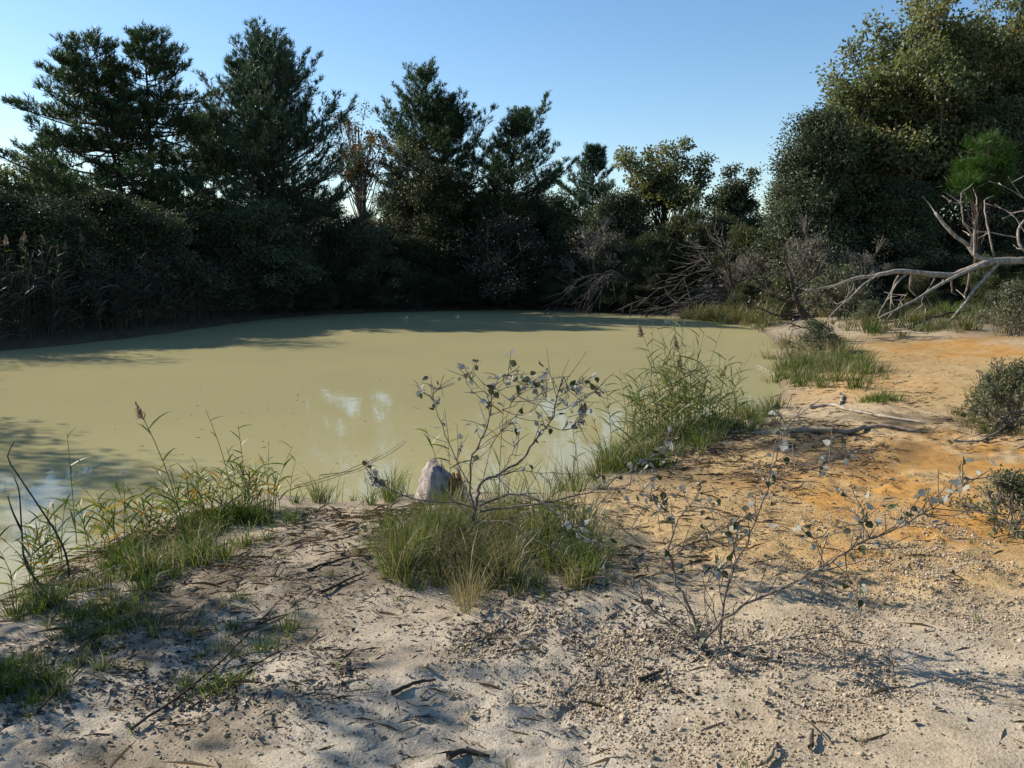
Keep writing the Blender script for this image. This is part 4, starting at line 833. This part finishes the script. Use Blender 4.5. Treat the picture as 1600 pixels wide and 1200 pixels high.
# sticks and branches lying about, each its own thing
def stick(label, pts, r, mat='stick', lift=.015, name='fallen_branch', seed=0):
    W = []
    for p in pts:
        q = gp(p[0], p[1]); q[2] = max(q[2], .0) + lift + (p[2] if len(p) > 2 else 0); W.append(q)
    W = np.array(W); rg_ = np.random.default_rng(seed + int(pts[0][0])); n = 3 * len(W); p = smooth_path(W, n); p[1:-1] += rg_.normal(0, r * .35, (n - 2, 3))
    g = height(p[:, 0], p[:, 1]); p[:, 2] = np.maximum(p[:, 2], np.maximum(g, 0) + r * .3)
    T = Tubes(); T.add(p - p[0], np.linspace(r, r * .45, n)); o = add_obj(name, T.mesh(name, 7, .35, 3), M[mat]); o.location = p[0]
    return tag(o, label, 'branch')
stick('thick grey branch lying on the brown litter beside the path', [(1180, 680), (1255, 676), (1320, 678), (1350, 672), (1375, 670), (1440, 676)], .035)
stick('long pale branch lying across the shore end of the path', [(1265, 638), (1300, 634), (1330, 644), (1385, 652), (1445, 664)], .022, 'deadwood')
stick('short crooked root stub on the ochre shore', [(1312, 618), (1316, 628), (1312, 636)], .028)
stick('thin dark branch at the path edge', [(1508, 636, .1), (1530, 647, .04), (1600, 648)], .012, 'darkstick')
stick('grey branch jutting from the brush at the path edge', [(1545, 676), (1575, 664, .08), (1620, 655, .1)], .035)
stick('slanting stick below the brush at the path edge', [(1490, 692), (1535, 690), (1580, 670, .05)], .013)
stick('white stick lying in the shallow water', [(1183, 573), (1195, 578), (1212, 586)], .018, 'deadwood')
stick('long pale branch flat on the ground near the dead tree', [(1340, 518), (1390, 519), (1450, 522)], .03, 'deadwood')
stick('dark branch curving on the ground under the dead tree', [(1420, 516), (1442, 508, .1), (1481, 500, .15), (1516, 494, .1)], .035, 'darkstick')
stick('short dark stick on gravel beside the slanting poplar shoot', [(998, 1068), (1036, 1052)], .011, 'darkstick')
stick('charred stick on the shaded sand', [(612, 1090), (645, 1078), (680, 1066)], .010, 'darkstick')
stick('thin upright-looking twig on the sand below the grass', [(541, 1062), (542, 1030)], .006, 'darkstick')
stick('stick at the bottom edge of the view on gravel', [(1195, 1200), (1212, 1168)], .010)
stick('broken twig pair on gravel at the bottom of the view', [(1265, 1175), (1270, 1145)], .009, 'darkstick')
stick('curved dark stick at the bottom centre of the sand', [(700, 1196), (730, 1184), (765, 1190)], .012, 'darkstick')
stick('reddish twig on gravel in the shadow of the poplar shoot', [(1235, 1014), (1270, 1020), (1298, 1030)], .006)
stick('long thin dead stem across the shaded sand', [(205, 1145), (290, 1085), (350, 1035), (410, 970), (430, 950)], .006, 'darkstick')
stick('second long thin dead stem across the shaded sand', [(300, 1110), (370, 1060), (450, 1015)], .005, 'darkstick')
stick('thin stem lying from the grass strip to the sand', [(60, 1120), (130, 1040), (150, 990)], .005, 'darkstick')
stick('dark broken stick on the sand left of the grass clump', [(480, 895), (520, 882), (545, 877)], .010, 'darkstick')
stick('dark stick on the sand nearer the grass clump', [(500, 930), (540, 910), (570, 898)], .009, 'darkstick')
stick('flat reed stalk drifting at the near water edge', [(460, 762), (530, 742), (600, 712), (632, 690)], .004, 'stick')
stick('broken brown reed stalk on the near water', [(500, 745), (560, 735), (590, 712)], .004, 'darkstick')

def litter(name, label, polys, n, size, seed, mat, kind='leaf'):
    rg = np.random.default_rng(seed); parts = []
    for poly, k in polys:
        m = int(n * k); p = scatter_px(rg, m, poly, .04); p = p[p[:, 2] > .012]; m = len(p)
        if kind == 'leaf':
            p[:, 2] += .012; ax = rg.normal(size=(m, 3)) * np.array([1, 1, .25]); nr = rg.normal(0, .35, (m, 3)) + np.array([0, 0, 1]); s = size * rg.uniform(.5, 1.2, m)
            parts.append(leaf_cards(rg, p, ax, nr, s, s * .65, fold=.3))
        else:
            p[:, 2] += .010; ax = rg.normal(size=(m, 3)) * np.array([1, .6, .12]); s = size * rg.random(m) ** 2 + .03
            parts.append(leaf_cards(rg, p, ax, rg.normal(size=(m, 3)) * .3 + np.array([0, 0, 1]), s, .003 + s * .008, fold=.6))
    v, f, t = join(parts); return tag(add_obj(name, build_mesh(name, v, f, tint=t), M[mat]), label, kind='stuff')
near = [(0, 1230), (0, 1010), (200, 930), (430, 840), (640, 800), (930, 780), (1100, 740), (1600, 740), (1700, 1230)]
litter('leaf_litter', 'grey and dark fallen leaves scattered on the sand', [(near, .5), (ell(1080, 1060, 170, 80), .15), (ell(900, 980, 180, 60), .2), (ell(200, 1080, 220, 90), .35), (ell(1170, 725, 240, 70), .7)], 1900, .034, 501, 'litter')
litter('leaf_litter', 'dead straw and twig fragments on the bank', [(near, .5), (ell(1200, 710, 200, 60), 1.5), (ell(250, 930, 260, 80), .7), (ell(560, 830, 130, 40), .5), (ell(1350, 620, 130, 50), .5), (ell(1540, 670, 90, 40), .4), ([(480, 792), (600, 794), (760, 788), (900, 780), (900, 800), (600, 815), (480, 812)], .5), ([(100, 895), (215, 830), (320, 800), (400, 790), (410, 815), (230, 860), (120, 925)], .6), (ell(1060, 850, 150, 60), .3)], 1700, .20, 502, 'straw', 'straw')
litter('leaf_litter', 'dark twig fragments on the shaded bank', [(ell(250, 1060, 300, 110), .8), (ell(540, 880, 140, 70), .6), (ell(700, 1060, 250, 100), .5), (ell(1200, 710, 200, 60), 1.3), (ell(1420, 620, 160, 70), .6)], 800, .10, 503, 'litter', 'straw')
def gravel(label, polys, n, seed):
    rg = np.random.default_rng(seed)
    p = np.concatenate([scatter_px(rg, int(n * k), poly, .05) for poly, k in polys]); p = p[p[:, 2] > .012]; m = len(p)
    oc = np.array([(1, 0, 0), (-1, 0, 0), (0, 1, 0), (0, -1, 0), (0, 0, 1), (0, 0, -1)], float)
    fc = np.array([(0, 2, 4), (2, 1, 4), (1, 3, 4), (3, 0, 4), (2, 0, 5), (1, 2, 5), (3, 1, 5), (0, 3, 5)])
    s = (.0026 + .0065 * rg.random(m) ** 3 + .010 * (rg.random(m) < .006))[:, None, None] * rg.uniform(.6, 1.2, (m, 1, 3)); a = rg.random(m) * 6.28; c_, s_ = np.cos(a)[:, None], np.sin(a)[:, None]
    V = oc[None] * s * rg.uniform(.75, 1.2, (m, 6, 1)); x = V[..., 0] * c_ - V[..., 1] * s_; y = V[..., 0] * s_ + V[..., 1] * c_; V = np.stack([x, y, V[..., 2]], -1) + p[:, None] + np.array([0, 0, .010])
    Fc = (fc[None] + (np.arange(m) * 6)[:, None, None]).reshape(-1, 3)
    me = build_mesh('gravel', V.reshape(-1, 3), Fc, tint=np.repeat(rg.random(m), 6)); return tag(add_obj('gravel', me, M['pebble']), label, kind='stuff')
M['pebble'] = leaf_mat('pebbles', [(0, (0.22, 0.165, 0.105)), (.5, (0.38, 0.295, 0.195)), (1, (0.50, 0.42, 0.31))], 0.0, .9, .1)
gravel('pale gravel grains strewn over the near sand', [(near, .5), (ell(1150, 1090, 280, 120), .5), (ell(1450, 980, 200, 130), .5), (ell(850, 1050, 200, 90), .35), (ell(1350, 860, 200, 70), .35)], 15000, 601)

# small bits floating on the pond
rg = np.random.default_rng(700); n = 110
pu = np.concatenate([rg.normal(330, 170, n // 2), rg.uniform(30, 1150, n // 2)]); pv = np.concatenate([rg.normal(640, 40, n // 2), rg.uniform(535, 745, n // 2)])
fp = np.array([on_plane(u, v, .006) for u, v in zip(pu, pv)]); fp = fp[shore_dist(fp[:, 0], fp[:, 1]) < -.3]
v, f, t = leaf_cards(rg, fp, rg.normal(size=fp.shape) * np.array([1, 1, .0]), np.tile([0, 0, 1.], (len(fp), 1)) + rg.normal(0, .05, fp.shape), rg.uniform(.02, .08, len(fp)), .018, fold=.05)
tag(add_obj('floating_debris', build_mesh('floating_debris', v, f, tint=t), M['straw']), 'bits of straw and leaf floating on the pond', kind='stuff')

# crumbs of dark debris trodden into the sand
litter('leaf_litter', 'fine dark crumbs of leaf and bark in the sand', [(near, .6), (ell(250, 1060, 320, 120), 1.0), (ell(540, 880, 160, 90), .6), (ell(1150, 760, 260, 80), .6), (ell(900, 1000, 220, 70), .4), (ell(1450, 640, 150, 80), .4)], 2600, .016, 504, 'litter')
rg = np.random.default_rng(800); pts = scatter_px(rg, 70, near, .1)
parts = []
for q in pts:
    m = int(rg.integers(5, 16)); pp = q + rg.normal(0, .012, (m, 3)) * np.array([1, 1, 0]); parts.append(blades(rg, pp, rg.uniform(.02, .07, m), .0035, rg.uniform(.2, 1.0, m), tint=np.clip(rg.normal(.45, .25, m), 0, 1)))
v, f, t = join(parts); tag(add_obj('grass', build_mesh('grass', v, f, tint=t), M['grass']), 'tiny grass sprouts scattered over the near sand', kind='stuff')

# things that still share a label are told apart by their order from the left
same = {}
for o in COL.objects:
    if o.parent is None and o.get('category') and o.get('label'): same.setdefault(o['label'], []).append(o)
for lab, lst in same.items():
    if len(lst) > 1:
        lst.sort(key=lambda q: q.location.x / q.location.y)
        words = ['leftmost', 'second from left', 'third from left', 'fourth from left', 'fifth from left', 'sixth from left', 'seventh from left', 'eighth from left']
        for k, q in enumerate(lst): q['label'] = lab + ', ' + ('rightmost' if k == len(lst) - 1 else words[min(k, 7)])
